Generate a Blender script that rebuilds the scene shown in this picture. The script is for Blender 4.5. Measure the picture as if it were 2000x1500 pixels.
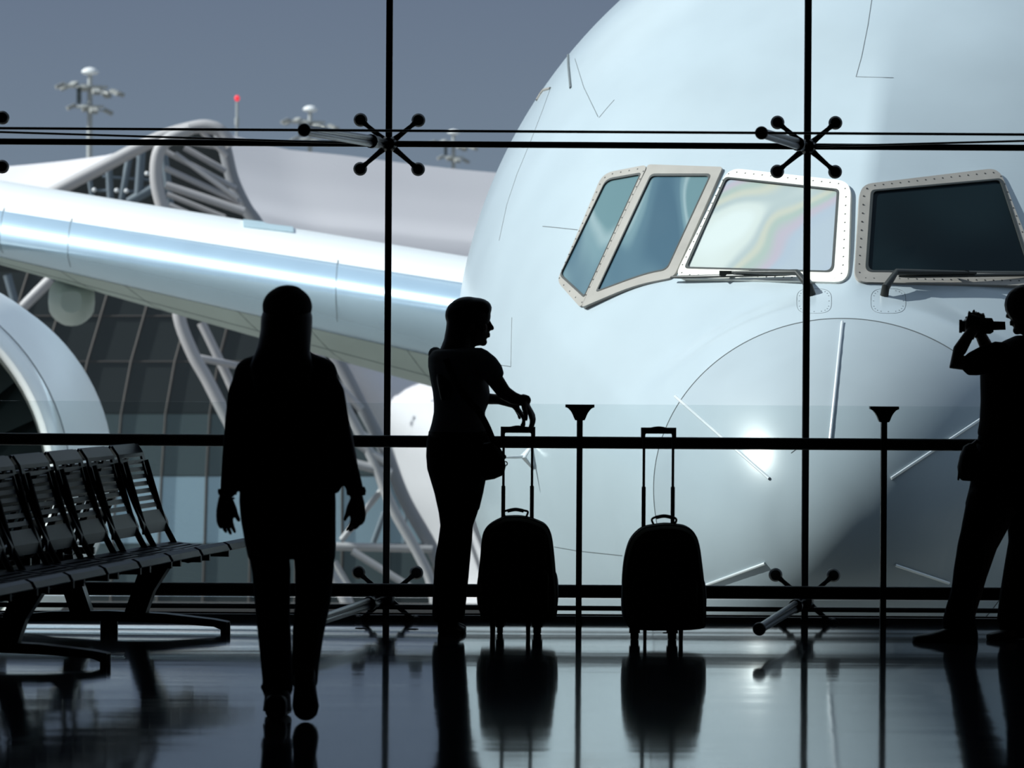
import bpy, bmesh, math, random
import numpy as np
from mathutils import Vector, Matrix
from mathutils.bvhtree import BVHTree
random.seed(7)
R = math.radians
for o in list(bpy.data.objects):
    bpy.data.objects.remove(o)
SC = bpy.context.scene
COL = SC.collection

# ------------------------------------------------------------------ camera
F = 8500.0            # focal length in pixels of the 2000 px wide frame
EYE = 1.55
ROLL = 0.0062
cam_d = bpy.data.cameras.new('camera')
cam = bpy.data.objects.new('camera', cam_d); COL.objects.link(cam)
cam_d.sensor_width = 36; cam_d.lens = F/2000*36
cam_d.shift_y = -120/2000
cam_d.clip_end = 5000
cam.matrix_world = Matrix.Translation((0, 0, EYE)) @ Matrix.Rotation(-ROLL, 4, 'Y') @ Matrix.Rotation(R(90), 4, 'X')
cam_d.dof.use_dof = True; cam_d.dof.focus_distance = 25.5; cam_d.dof.aperture_fstop = 6.0
SC.camera = cam

def P(px, py, d):
    """point of the place seen at photo pixel px,py at distance d in front of the camera plane"""
    x = px-1000; y = py-630
    c, s = math.cos(ROLL), math.sin(ROLL)
    X = x*c + y*s; Y = -x*s + y*c
    return Vector((X/F*d, d, EYE - Y/F*d))

# ------------------------------------------------------------------ world, sun, exposure
W = bpy.data.worlds.new('sky'); SC.world = W; W.use_nodes = True
nt = W.node_tree; nt.nodes.clear()
wo = nt.nodes.new('ShaderNodeOutputWorld'); bg = nt.nodes.new('ShaderNodeBackground')
tc = nt.nodes.new('ShaderNodeTexCoord'); sep = nt.nodes.new('ShaderNodeSeparateXYZ')
rmp = nt.nodes.new('ShaderNodeValToRGB')
nt.links.new(tc.outputs['Generated'], sep.inputs[0]); nt.links.new(sep.outputs['Z'], rmp.inputs[0])
el = rmp.color_ramp.elements
el[0].position = 0.0; el[0].color = (.235, .29, .36, 1)
el[1].position = 1.0; el[1].color = (.33, .42, .56, 1)
e = el.new(.08); e.color = (.168, .205, .29, 1)
e = el.new(.35); e.color = (.28, .35, .46, 1)
nz = nt.nodes.new('ShaderNodeTexNoise'); nz.inputs['Scale'].default_value = 2.2; nz.inputs['Detail'].default_value = 6
cr = nt.nodes.new('ShaderNodeValToRGB'); cr.color_ramp.elements[0].position = .52; cr.color_ramp.elements[1].position = .75
hz = nt.nodes.new('ShaderNodeMath'); hz.operation = 'MULTIPLY'
hr = nt.nodes.new('ShaderNodeMapRange'); hr.inputs['From Min'].default_value = .12; hr.inputs['From Max'].default_value = .4
nt.links.new(tc.outputs['Generated'], nz.inputs['Vector']); nt.links.new(nz.outputs[0], cr.inputs[0])
nt.links.new(sep.outputs['Z'], hr.inputs[0]); nt.links.new(hr.outputs[0], hz.inputs[0]); nt.links.new(cr.outputs[0], hz.inputs[1])
mx = nt.nodes.new('ShaderNodeMixRGB'); mx.inputs[2].default_value = (.95, .98, 1.0, 1)
nt.links.new(hz.outputs[0], mx.inputs[0]); nt.links.new(rmp.outputs[0], mx.inputs[1])
nt.links.new(mx.outputs[0], bg.inputs[0]); nt.links.new(bg.outputs[0], wo.inputs[0])
bg.inputs[1].default_value = 1.0

SUN = Vector((-.79, -.08, .62)).normalized()
sd = bpy.data.lights.new('sun', 'SUN'); sd.energy = 6.6; sd.angle = R(.6); sd.color = (1, .985, .95)
so = bpy.data.objects.new('sun', sd); COL.objects.link(so)
so.rotation_euler = SUN.to_track_quat('Z', 'Y').to_euler()
so.location = (-30, 10, 30)
SC.view_settings.view_transform = 'Standard'; SC.view_settings.look = 'None'
SC.view_settings.exposure = 0.0; SC.view_settings.gamma = 1.0; SC.view_settings.use_curve_mapping = False

# ------------------------------------------------------------------ materials
def mat(name, col, rough=.5, metal=0, spec=.5, noise=None, bump=None, coat=0, emit=None):
    m = bpy.data.materials.new(name); m.use_nodes = True
    n = m.node_tree.nodes; l = m.node_tree.links; b = n['Principled BSDF']
    b.inputs['Base Color'].default_value = (*col, 1); b.inputs['Roughness'].default_value = rough
    b.inputs['Metallic'].default_value = metal; b.inputs['Specular IOR Level'].default_value = spec
    b.inputs['Coat Weight'].default_value = coat
    if noise:
        sc, amt = noise[:2]
        t = n.new('ShaderNodeTexCoord'); k = n.new('ShaderNodeTexNoise')
        k.inputs['Scale'].default_value = sc; k.inputs['Detail'].default_value = 5
        mp = n.new('ShaderNodeMapping'); l.new(t.outputs['Object'], mp.inputs[0]); l.new(mp.outputs[0], k.inputs['Vector'])
        if len(noise) > 2: mp.inputs['Scale'].default_value = noise[2]
        c = n.new('ShaderNodeValToRGB')
        c.color_ramp.elements[0].position = .3; c.color_ramp.elements[1].position = .7
        c.color_ramp.elements[0].color = (*[v*(1-amt) for v in col], 1)
        c.color_ramp.elements[1].color = (*[min(1, v*(1+amt)) for v in col], 1)
        l.new(k.outputs[0], c.inputs[0]); l.new(c.outputs[0], b.inputs['Base Color'])
    if bump:
        sc, st = bump[:2]
        t = n.new('ShaderNodeTexCoord'); k = n.new('ShaderNodeTexNoise'); k.inputs['Scale'].default_value = sc
        k.inputs['Detail'].default_value = 2
        mp = n.new('ShaderNodeMapping'); l.new(t.outputs['Object'], mp.inputs[0]); l.new(mp.outputs[0], k.inputs['Vector'])
        if len(bump) > 2: mp.inputs['Scale'].default_value = bump[2]
        bp = n.new('ShaderNodeBump'); bp.inputs['Strength'].default_value = 1; bp.inputs['Distance'].default_value = st
        l.new(k.outputs[0], bp.inputs['Height']); l.new(bp.outputs[0], b.inputs['Normal'])
    if emit:
        b.inputs['Emission Color'].default_value = (*emit[0], 1); b.inputs['Emission Strength'].default_value = emit[1]
    return m

def glassmat(name, tint, refl=.06):
    m = bpy.data.materials.new(name); m.use_nodes = True
    n = m.node_tree.nodes; l = m.node_tree.links; n.clear()
    o = n.new('ShaderNodeOutputMaterial'); t = n.new('ShaderNodeBsdfTransparent'); g = n.new('ShaderNodeBsdfGlossy')
    t.inputs[0].default_value = (*tint, 1); g.inputs['Roughness'].default_value = .0
    mxs = n.new('ShaderNodeMixShader'); fr = n.new('ShaderNodeFresnel'); fr.inputs[0].default_value = 1.45
    l.new(fr.outputs[0], mxs.inputs[0]); l.new(t.outputs[0], mxs.inputs[1]); l.new(g.outputs[0], mxs.inputs[2])
    l.new(mxs.outputs[0], o.inputs[0])
    return m

M_ = {}
M_['floor'] = mat('polished_floor', (.022, .033, .052), .07, spec=.62, bump=(1.0, .0016, (.5, 1.9, 1)))
M_['dark_wall'] = mat('dark_wall', (.03, .032, .035), .8, noise=(2, .1))
M_['ceiling'] = mat('ceiling_paint', (.04, .042, .045), .8, noise=(2, .1))
M_['steel_dark'] = mat('dark_steel', (.012, .012, .014), .35, metal=.3, noise=(20, .2))
M_['steel_mid'] = mat('brushed_steel', (.09, .09, .10), .3, metal=1, noise=(30, .2))
M_['rail'] = mat('dark_rail', (.010, .011, .013), .45, noise=(15, .2))
M_['facade_glass'] = glassmat('facade_glass', (.93, .965, .965))
M_['bal_glass'] = glassmat('balustrade_glass', (.955, .975, .975))
M_['gasket'] = mat('gasket', (.02, .02, .022), .7, noise=(20, .1))
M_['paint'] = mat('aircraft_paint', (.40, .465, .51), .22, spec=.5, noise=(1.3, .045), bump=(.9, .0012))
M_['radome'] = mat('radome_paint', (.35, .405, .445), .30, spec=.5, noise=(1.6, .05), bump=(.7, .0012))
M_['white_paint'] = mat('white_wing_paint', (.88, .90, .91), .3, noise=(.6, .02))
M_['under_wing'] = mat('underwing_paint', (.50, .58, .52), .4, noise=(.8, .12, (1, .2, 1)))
M_['slat'] = mat('polished_slat', (.62, .80, .94), .24, metal=.7, noise=(1, .04))  # blue in the base colour stands in for reflected sky
M_['blue_stripe'] = mat('blue_grey_panel', (.42, .54, .60), .5, noise=(3, .05))
M_['frame_white'] = mat('windshield_frame_cream', (.80, .79, .72), .4, noise=(6, .04))
M_['frame_grey'] = mat('side_and_shaded_frame_grey', (.31, .29, .265), .45, noise=(6, .08))  # also carries the shade on the right windshield's frame
M_['seal'] = mat('window_seal', (.03, .035, .035), .6, noise=(10, .1))
M_['seam'] = mat('seam_dark', (.13, .15, .16), .6, noise=(10, .1))
M_['screw'] = mat('screw_heads', (.03, .03, .03), .6, noise=(10, .1))
M_['strip'] = mat('lightning_strip_metal', (.75, .78, .8), .35, metal=.4, noise=(9, .05))
M_['wiper'] = mat('wiper_black', (.02, .022, .02), .4, noise=(10, .2))
M_['nacelle'] = mat('nacelle_paint', (.95, .96, .97), .4, noise=(.8, .03))
M_['lip'] = mat('inlet_lip', (.94, .95, .95), .2, metal=.15, noise=(1, .03))
M_['inlet'] = mat('inlet_liner', (.40, .41, .37), .5, noise=(3, .06))
M_['fan'] = mat('fan_blade', (.03, .045, .045), .5, metal=.3, noise=(3, .1))
M_['fairing'] = mat('fairing_paint', (.52, .58, .55), .35, noise=(2, .06))
M_['membrane'] = mat('roof_membrane', (.66, .63, .66), .8, noise=(.05, .06))
M_['membrane_low'] = mat('lower_membrane', (.60, .62, .58), .8, noise=(.05, .05))
M_['tube'] = mat('truss_paint', (.42, .40, .41), .5, noise=(.2, .06))
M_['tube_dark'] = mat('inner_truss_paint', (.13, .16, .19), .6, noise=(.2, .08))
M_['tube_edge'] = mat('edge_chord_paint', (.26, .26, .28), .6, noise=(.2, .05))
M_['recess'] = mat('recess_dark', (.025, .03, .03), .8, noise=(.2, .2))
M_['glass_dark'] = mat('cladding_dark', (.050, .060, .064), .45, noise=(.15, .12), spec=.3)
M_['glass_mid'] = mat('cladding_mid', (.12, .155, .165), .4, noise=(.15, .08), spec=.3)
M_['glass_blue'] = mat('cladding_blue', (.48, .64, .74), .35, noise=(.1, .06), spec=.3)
M_['mullion'] = mat('cladding_mullion', (.075, .068, .066), .6, noise=(.3, .08))
M_['apron'] = mat('apron_concrete', (.22, .22, .21), .85, noise=(.08, .15))
M_['mast'] = mat('mast_galvanised', (.42, .43, .43), .45, noise=(.8, .1))
M_['mast_dome'] = mat('mast_dome_white', (.75, .75, .76), .4, noise=(.8, .05))
M_['flood'] = mat('flood_lamp_grey', (.33, .33, .32), .5, noise=(.8, .1))
M_['lamp_dark'] = mat('lamp_underside', (.08, .10, .11), .5, noise=(.8, .1))
M_['red'] = mat('beacon_red', (.6, .02, .03), .4, noise=(2, .1), emit=((1, .03, .05), 1.0))
M_['seat'] = mat('seat_perforated_steel', (.008, .015, .040), .34, metal=.0, spec=.08, noise=(8, .12))
M_['seat_frame'] = mat('bench_frame', (.02, .024, .028), .35, metal=.4, noise=(8, .15))
M_['beam'] = mat('bench_beam', (.06, .06, .055), .35, metal=.7, noise=(8, .15))
M_['skin'] = mat('skin', (.16, .09, .065), .55, noise=(25, .08))
M_['hair'] = mat('dark_hair', (.008, .006, .005), .5, noise=(60, .3, (1, 1, .1)))
M_['black_cloth'] = mat('black_jacket', (.010, .010, .012), .9, noise=(30, .2), spec=.2)
M_['jeans'] = mat('dark_jeans', (.010, .013, .020), .9, noise=(60, .25), spec=.2)
M_['tee'] = mat('grey_white_shirt', (.32, .34, .36), .9, noise=(30, .06), spec=.2)
M_['shoe'] = mat('shoe_leather', (.012, .010, .010), .6, noise=(30, .2))
M_['cap'] = mat('cap_cloth', (.012, .011, .011), .9, noise=(40, .2))
M_['olive'] = mat('olive_label', (.10, .11, .02), .8, noise=(30, .2))
M_['bag'] = mat('bag_canvas', (.012, .012, .012), .85, noise=(40, .2))
M_['case'] = mat('suitcase_olive', (.040, .042, .012), .85, noise=(60, .2), bump=(300, .0006))
M_['case_dark'] = mat('suitcase_trim', (.012, .013, .010), .6, noise=(30, .2))
M_['pole'] = mat('suitcase_pole', (.05, .055, .06), .3, metal=.8, noise=(20, .1))
M_['plastic'] = mat('black_plastic', (.012, .012, .013), .4, noise=(20, .2))
M_['curtain'] = mat('cockpit_shade', (.7, .75, .74), .8, noise=(8, .05))

# cockpit glass: iridescence, reflections and shade painted into the base colours
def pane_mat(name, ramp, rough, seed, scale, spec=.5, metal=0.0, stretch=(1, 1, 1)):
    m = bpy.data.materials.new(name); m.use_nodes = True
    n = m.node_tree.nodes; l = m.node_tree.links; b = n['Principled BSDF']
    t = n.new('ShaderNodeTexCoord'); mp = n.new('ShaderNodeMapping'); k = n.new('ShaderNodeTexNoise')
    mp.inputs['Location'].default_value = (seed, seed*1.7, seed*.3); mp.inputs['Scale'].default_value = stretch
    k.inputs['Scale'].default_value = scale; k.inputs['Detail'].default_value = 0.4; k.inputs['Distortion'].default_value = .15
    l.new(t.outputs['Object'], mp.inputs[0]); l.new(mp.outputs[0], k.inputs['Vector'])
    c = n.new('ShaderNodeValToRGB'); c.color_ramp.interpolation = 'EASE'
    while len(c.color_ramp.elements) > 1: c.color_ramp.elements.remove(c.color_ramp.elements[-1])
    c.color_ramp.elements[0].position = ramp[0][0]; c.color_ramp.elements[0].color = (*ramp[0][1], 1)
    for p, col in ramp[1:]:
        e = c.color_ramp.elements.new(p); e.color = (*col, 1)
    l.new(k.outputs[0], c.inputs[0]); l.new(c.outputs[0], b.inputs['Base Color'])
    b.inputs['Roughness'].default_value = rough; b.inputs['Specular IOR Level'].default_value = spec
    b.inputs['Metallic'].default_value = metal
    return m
M_['pane_main'] = pane_mat('windshield_painted_sheen', [(.26, (.32, .37, .42)), (.34, (.31, .36, .42)), (.40, (.36, .33, .38)), (.46, (.30, .36, .33)), (.52, (.40, .41, .35)),
                            (.58, (.33, .38, .38)), (.66, (.46, .50, .48)), (.76, (.50, .55, .54))], .12, 2.1, 1.5)  # bright rainbow sheen painted as a noise ramp
M_['pane_shaded'] = pane_mat('windshield_shaded', [(.3, (.004, .008, .011)), (.7, (.008, .016, .020))], .08, 1.3, 1.2, spec=.06)  # same glass out of the sun, shade put into its colour
M_['pane_side'] = pane_mat('side_glass_painted_reflection', [(.34, (.05, .10, .14)), (.46, (.07, .13, .17)), (.53, (.13, .21, .24)), (.58, (.22, .30, .32)), (.63, (.11, .19, .21))],
                           .06, 6.4, 1.0, stretch=(3.2, 1.2, .25))  # pale streaks are sky reflections painted into the colour

# ------------------------------------------------------------------ mesh helpers
ORG = {}
def tag(o, label=None, cat=None, group=None, kind=None):
    if label: o['label'] = label
    if cat: o['category'] = cat
    if group: o['group'] = group
    if kind: o['kind'] = kind
    return o
def empty(name, loc=(0, 0, 0)):
    o = bpy.data.objects.new(name, None); COL.objects.link(o); o.location = loc
    o.empty_display_size = .1
    ORG[o] = Vector(loc)
    return o
def thing(name, label, cat, loc=(0, 0, 0), group=None):
    return tag(empty(name, loc), label, cat, group)
def frame(t, up=Vector((0, 0, 1))):
    t = t.normalized()
    if abs(t.dot(up)) > .97: up = Vector((0, 1, 0)) if abs(t.y) < .9 else Vector((1, 0, 0))
    a = t.cross(up).normalized(); b = a.cross(t).normalized()
    return a, b
class MB:
    def __init__(s): s.v = []; s.f = []; s.mi = []; s.cur = 0
    def add(s, vs, fs):
        k = len(s.v); s.v += [Vector(v) for v in vs]
        for f in fs: s.f.append([i+k for i in f]); s.mi.append(s.cur)
        return s
    def box(s, c, sz, rot=None):
        c = Vector(c); h = Vector(sz)/2
        vs = [Vector((x*h.x, y*h.y, z*h.z)) for x in (-1, 1) for y in (-1, 1) for z in (-1, 1)]
        if rot is not None: vs = [rot @ v for v in vs]
        return s.add([c+v for v in vs], [(0,1,3,2), (4,6,7,5), (0,4,5,1), (2,3,7,6), (0,2,6,4), (1,5,7,3)])
    def rings(s, rings, cap=True, closed=False):
        n = len(rings[0]); vs = [p for r in rings for p in r]; fs = []
        m = len(rings)
        for i in range(m if closed else m-1):
            for j in range(n):
                a = i*n+j; b = i*n+(j+1) % n; c = ((i+1) % m)*n+(j+1) % n; d = ((i+1) % m)*n+j
                fs.append((a, b, c, d))
        if cap and not closed:
            fs.append(list(range(n))[::-1]); fs.append([(m-1)*n+j for j in range(n)])
        return s.add(vs, fs)
    def tube(s, pts, r, n=10, flat=1.0, cap=True, closed=False, up=Vector((0, 0, 1))):
        pts = [Vector(p) for p in pts]; m = len(pts); rs = r if isinstance(r, (list, tuple)) else [r]*m
        out = []; pa = None
        for i, p in enumerate(pts):
            t = (pts[(i+1) % m]-pts[i-1]) if closed else (pts[min(i+1, m-1)]-pts[max(i-1, 0)])
            a, b = frame(t, up)
            if pa is not None:
                t_ = t.normalized(); a2 = (pa - t_*pa.dot(t_))
                if a2.length > 1e-6: a = a2.normalized(); b = a.cross(t_).normalized()
            pa = a
            out.append([p + (a*math.cos(q)*rs[i] + b*math.sin(q)*rs[i]*flat) for q in [2*math.pi*k/n for k in range(n)]])
        return s.rings(out, cap, closed)
    def limb(s, pts, n=14):
        """pts: (point, radius); round ends"""
        P0, r0 = Vector(pts[0][0]), pts[0][1]; P1, r1 = Vector(pts[-1][0]), pts[-1][1]
        d0 = (P0-Vector(pts[1][0])).normalized(); d1 = (P1-Vector(pts[-2][0])).normalized()
        q = [(P0+d0*r0*.95, r0*.25), (P0+d0*r0*.65, r0*.75)] + [(Vector(a), b) for a, b in pts] + [(P1+d1*r1*.65, r1*.75), (P1+d1*r1*.95, r1*.25)]
        return s.tube([a for a, b in q], [b for a, b in q], n)
    def ell(s, c, ax, ay, az, n=16, m=10):
        c = Vector(c); ax, ay, az = Vector(ax), Vector(ay), Vector(az); rr = []
        for i in range(m+1):
            ph = math.pi*(i+.001)/(m+.002)
            rr.append([c + az*math.cos(ph) + (ax*math.cos(q)+ay*math.sin(q))*math.sin(ph) for q in [2*math.pi*k/n for k in range(n)]])
        return s.rings(rr)
    def ball(s, c, r, n=14, m=9, sz=1):
        return s.ell(c, (r, 0, 0), (0, r, 0), (0, 0, r*sz), n, m)
    def lathe(s, o, axis, prof, n=24, cap=True):
        o = Vector(o); axis = Vector(axis).normalized(); a, b = frame(axis)
        return s.rings([[o+axis*h+(a*math.cos(q)+b*math.sin(q))*r for q in [2*math.pi*k/n for k in range(n)]] for h, r in prof], cap)
    def mesh(s, name, off=Vector((0, 0, 0)), smooth=True, mats=()):
        me = bpy.data.meshes.new(name); me.from_pydata([tuple(v-off) for v in s.v], [], s.f)
        for m in mats: me.materials.append(m)
        if len(mats) > 1: me.polygons.foreach_set('material_index', s.mi)
        bm = bmesh.new(); bm.from_mesh(me); bmesh.ops.recalc_face_normals(bm, faces=bm.faces); bm.to_mesh(me); bm.free()
        if smooth:
            me.shade_smooth(); me.set_sharp_from_angle(angle=R(38))
        return me
    def obj(s, name, m, parent=None, smooth=True, keep=False):
        off = ORG.get(parent, Vector((0, 0, 0)))
        mats = m if isinstance(m, (list, tuple)) else [m]
        o = bpy.data.objects.new(name, s.mesh(name, off, smooth, mats)); COL.objects.link(o)
        o.parent = parent; ORG[o] = off
        return o
def copy_tree(o, parent=None):
    c = o.copy(); COL.objects.link(c); c.parent = parent
    for ch in list(o.children): copy_tree(ch, c)
    return c
def smoothpts(pts, k=6):
    pts = [Vector(p) for p in pts]; out = []
    for i in range(len(pts)-1):
        p0 = pts[max(i-1, 0)]; p1 = pts[i]; p2 = pts[i+1]; p3 = pts[min(i+2, len(pts)-1)]
        for j in range(k):
            t = j/k
            out.append(.5*((2*p1)+(p2-p0)*t+(2*p0-5*p1+4*p2-p3)*t*t+(3*p1-p0-3*p2+p3)*t**3))
    out.append(pts[-1]); return out
def struct(name, mb, m, smooth=False, parent=None):
    o = mb.obj(name, m, parent, smooth)
    if parent is None: o['kind'] = 'structure'
    return o

# ------------------------------------------------------------------ setting: hall
GZ = -5.5      # apron level below the lounge floor
DG = 22.6     # distance of the glass facade
HX, ROOF = 11.0, 5.6
struct('floor', MB().box((0, 8.9, -.15), (2*HX, 27.8, .3)), M_['floor'])
struct('ceiling', MB().box((0, 8.9, ROOF+.15), (2*HX, 27.8, .3)), M_['ceiling'])
struct('wall_left', MB().box((-HX-.15, 8.9, 2.65), (.3, 27.8, 6.2)), M_['dark_wall'])
struct('wall_right', MB().box((HX+.15, 8.9, 2.65), (.3, 27.8, 6.2)), M_['dark_wall'])
struct('wall_back', MB().box((0, -5.15, 2.65), (2*HX+.6, .3, 6.2)), M_['dark_wall'])
struct('wall_front', MB().box((0, 22.85, (GZ-.3)/2), (2*HX+.6, .3, abs(GZ)-.3)), M_['dark_wall'])
struct('ground', MB().box((0, 700, GZ-.5), (3000, 1500, 1)), M_['apron'])
HUBPX = [-54, 757, 1570, 2381]
def hubx(px): return P(px, 900, DG).x
# panes between the vertical rods
pxs = [hubx(-54)-2.145*3, hubx(-54)-2.145*2, hubx(-54)-2.145, hubx(-54), hubx(757), hubx(1570), hubx(2381), hubx(2381)+2.145, hubx(2381)+4.29]
Z0, Z1 = P(757, 1165, DG).z, P(757, 283, DG).z
k = 1
for i in range(len(pxs)-1):
    for za, zb in ((.012, Z0-.006), (Z0+.006, Z1-.006), (Z1+.006, ROOF-.02)):
        b = MB().box(((pxs[i]+pxs[i+1])/2, DG, (za+zb)/2), (pxs[i+1]-pxs[i]-.012, .016, zb-za))
        struct('window_%d' % k, b, M_['facade_glass']); k += 1
# base channel at the foot of the glass
struct('trim_1', MB().box((0, DG, .012), (2*HX, .10, .036)), M_['gasket'])

# ------------------------------------------------------------------ facade steelwork
HD = DG-.10
STR = Vector((-.346, -1.93, -.015))      # from the hub of a spider to the ball at its strut's end
def spider(hub):
    t = empty('spider_fitting', hub)
    q = MB(); q.lathe(hub+Vector((0, .07, 0)), (0, -1, 0), [(0, .03), (.02, .042), (.12, .042), (.15, .03), (.16, .01)], 16)
    q.obj('hub', M_['steel_dark'], t)
    for sx in (-1, 1):
        for sz in (-1, 1):
            e = hub+Vector((sx*.150, .055, sz*.127))
            a = MB(); a.tube([hub, hub+(e-hub)*.35, hub+(e-hub)*.75, e], [.022, .0145, .0115, .020], 10); a.obj('arm', M_['steel_dark'], t)
            d = MB(); d.lathe(e+Vector((0, .03, 0)), (0, -1, 0), [(0, .03), (.006, .035), (.03, .036), (.05, .026), (.056, .008)], 20)
            d.obj('disc', M_['steel_dark'], t)
    end = hub+STR; off = Vector((0, 0, .02))
    for sg in (-1, 1):
        a = hub+STR*.12; b2 = hub+STR*.95
        m = MB(); m.tube([hub+off*sg*.4+Vector((sg*.012, 0, 0)), a+off*sg*.7, a+off*sg*.7+STR*.01, b2+off*sg*.5, end], [.008, .012, .017, .015, .01], 12)
        m.obj('strut_tube', M_['steel_mid'], t)
    m = MB(); m.ball(end, .032, 18, 12); m.obj('ball_end', M_['steel_dark'], t)
    m = MB(); c = hub+STR*.22; m.lathe(c, STR, [(-.03, .02), (-.02, .036), (.02, .036), (.03, .02)], 16); m.obj('collar', M_['steel_dark'], t)
    return t
first = None
places = [('at the far left edge', -54), ('on the middle-left rod', 757), ('in front of the aircraft cockpit', 1570), ('past the right edge', 2381)]
SH = {}
for row, (y, rn) in enumerate([(283, 'upper'), (1165, 'lower')]):
    for nm, px in places:
        hp = P(px, y, HD); hp.z = (Z1 if row == 0 else Z0); hp.x = hubx(px)+(.004 if row else 0)
        if first is None: o = first = spider(hp)
        else: o = copy_tree(first); o.location = hp
        SH[(row, px)] = hp
        if row == 0: lab = {'-54': 'dark four-armed glass fitting cut by the left edge, high up', '757': 'dark four-armed glass fitting high on the rod left of the aircraft nose',
                            '1570': 'dark four-armed glass fitting high on the rod crossing the cockpit windshield', '2381': 'dark four-armed glass fitting high up past the photographer'}[str(px)]
        else: lab = {'-54': 'low four-armed glass fitting behind the slatted bench', '757': 'low four-armed glass fitting between the walking woman and the standing woman',
                     '1570': 'low four-armed glass fitting near the floor right of the second suitcase', '2381': 'low four-armed glass fitting past the photographer'}[str(px)]
        tag(o, lab, 'glass fitting', 'four-armed fittings of the glass wall')
# verticals
vl = {-54: 'vertical dark steel rod at the far left end of the glass', 757: 'vertical dark steel rod left of the aircraft nose', 1570: 'vertical dark steel rod crossing the left cockpit windshield',
      2381: 'vertical dark steel rod right of the photographer'}
for px in HUBPX:
    x = hubx(px)
    m = MB(); m.box((x, HD-.02, (ROOF)/2+.01), (.034, .05, ROOF-.03))
    o = m.obj('vertical_rod', M_['rail'], None, False); tag(o, vl[px], 'rod', 'vertical rods of the glass wall')
# horizontals
def hrod(name, y0, d, r, label, z=None, m='steel_dark'):
    a = P(-900, y0, d); b = P(2900, y0, d); zz = P(1000, y0, d).z if z is None else z
    q = MB(); q.tube([(-HX+.02, d, zz), (HX-.02, d, zz)], r, 12)
    tag(q.obj(name, M_[m]), label, 'rod')
hrod('horizontal_rod', 284, HD-.03, .0165, 'thick black horizontal rod through the upper glass fittings', Z1)
hrod('horizontal_cable', 262, HD+STR.y, .0065, 'thin black cable running just above the thick upper rod', (first.location+STR).z)
hrod('horizontal_rod', 1187, HD-.02, .013, 'dark horizontal rod low behind the suitcases, above the floor')
hrod('horizontal_cable', 1200, HD-.05, .0045, 'thin cable below the low dark rod near the floor')
for row, nm in ((0, 'upper'), (1, 'lower')):
    if row: continue
    for i, px in enumerate(HUBPX):
        h = SH[(row, px)]
        for j, side in ((i-1, 'left'), (i+1, 'right')):
            if (i, j) in ((1, 0), (2, 3), (0, 1), (3, 2))[:2]:
                e = SH[(row, HUBPX[j])]+STR
                q = MB(); q.tube([h, e], .0055, 8)
                lab = 'thin brace cable slanting %s from the fitting %s' % (side, {-54: 'at the left edge', 757: 'left of the aircraft nose', 1570: 'over the windshield', 2381: 'past the right edge'}[px])
                tag(q.obj('brace_cable', M_['steel_dark']), lab, 'cable', 'brace cables of the glass wall')

# ------------------------------------------------------------------ balustrade
DB = 22.3
bal = thing('balustrade', 'dark steel and glass balustrade along the foot of the window wall', 'railing', (0, DB, 0))
zr = P(1000, 863.5, DB).z; zl = P(1000, 1154, DB).z; ztop = P(1000, 789, DB).z
m = MB(); m.tube([(-HX+.1, DB, zr), (HX-.1, DB, zr)], .031, 16); m.obj('handrail', M_['rail'], bal)
m = MB(); m.tube([(-HX+.1, DB, zl), (HX-.1, DB, zl)], .034, 16); m.obj('lower_rail', M_['rail'], bal)
p0 = P(1131, 1000, DB).x; pitch = P(1724, 1000, DB).x-p0
xs = [p0+pitch*i for i in range(-7, 7) if abs(p0+pitch*i) < HX-.2]
for x in xs:
    m = MB(); m.box((x, DB-.045, ztop/2-.03), (.030, .05, ztop-.06), None); m.obj('post', M_['rail'], bal, False)
    m = MB(); c = Vector((x, DB-.045, ztop))
    prof = [(0, .074), (-.014, .074), (-.016, .066), (-.022, .057), (-.036, .045), (-.052, .036), (-.066, .031), (-.08, .024)]
    m.rings([[c+Vector((sx*w, sy, h)) for sx, sy in ((-1, -.035), (1, -.035), (1, .035), (-1, .035))] for h, w in prof])
    m.obj('cap', M_['rail'], bal, False)
for i in range(len(xs)-1):
    m = MB(); m.box(((xs[i]+xs[i+1])/2, DB+.045, (ztop+.06)/2), (pitch-.008, .012, ztop-.06)); m.obj('glass_panel', M_['bal_glass'], bal, False)

# ------------------------------------------------------------------ far terminal
DT = 104.0; ST = F/DT
ter = thing('terminal_building', 'distant terminal with white membrane roof, curved steel trusses and dark glass wall', 'building', (-6, DT, GZ))
def ttube(pts, rpx, name='truss_tube', m='tube', d=DT, dd=None):
    q = MB(); w = [P(x, y, d+(dd[i] if dd else 0)) for i, (x, y) in enumerate(pts)]
    q.tube(smoothpts(w, 5) if len(w) > 2 else w, rpx/(F/d), 12)
    return q.obj(name, M_[m], ter)
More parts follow.
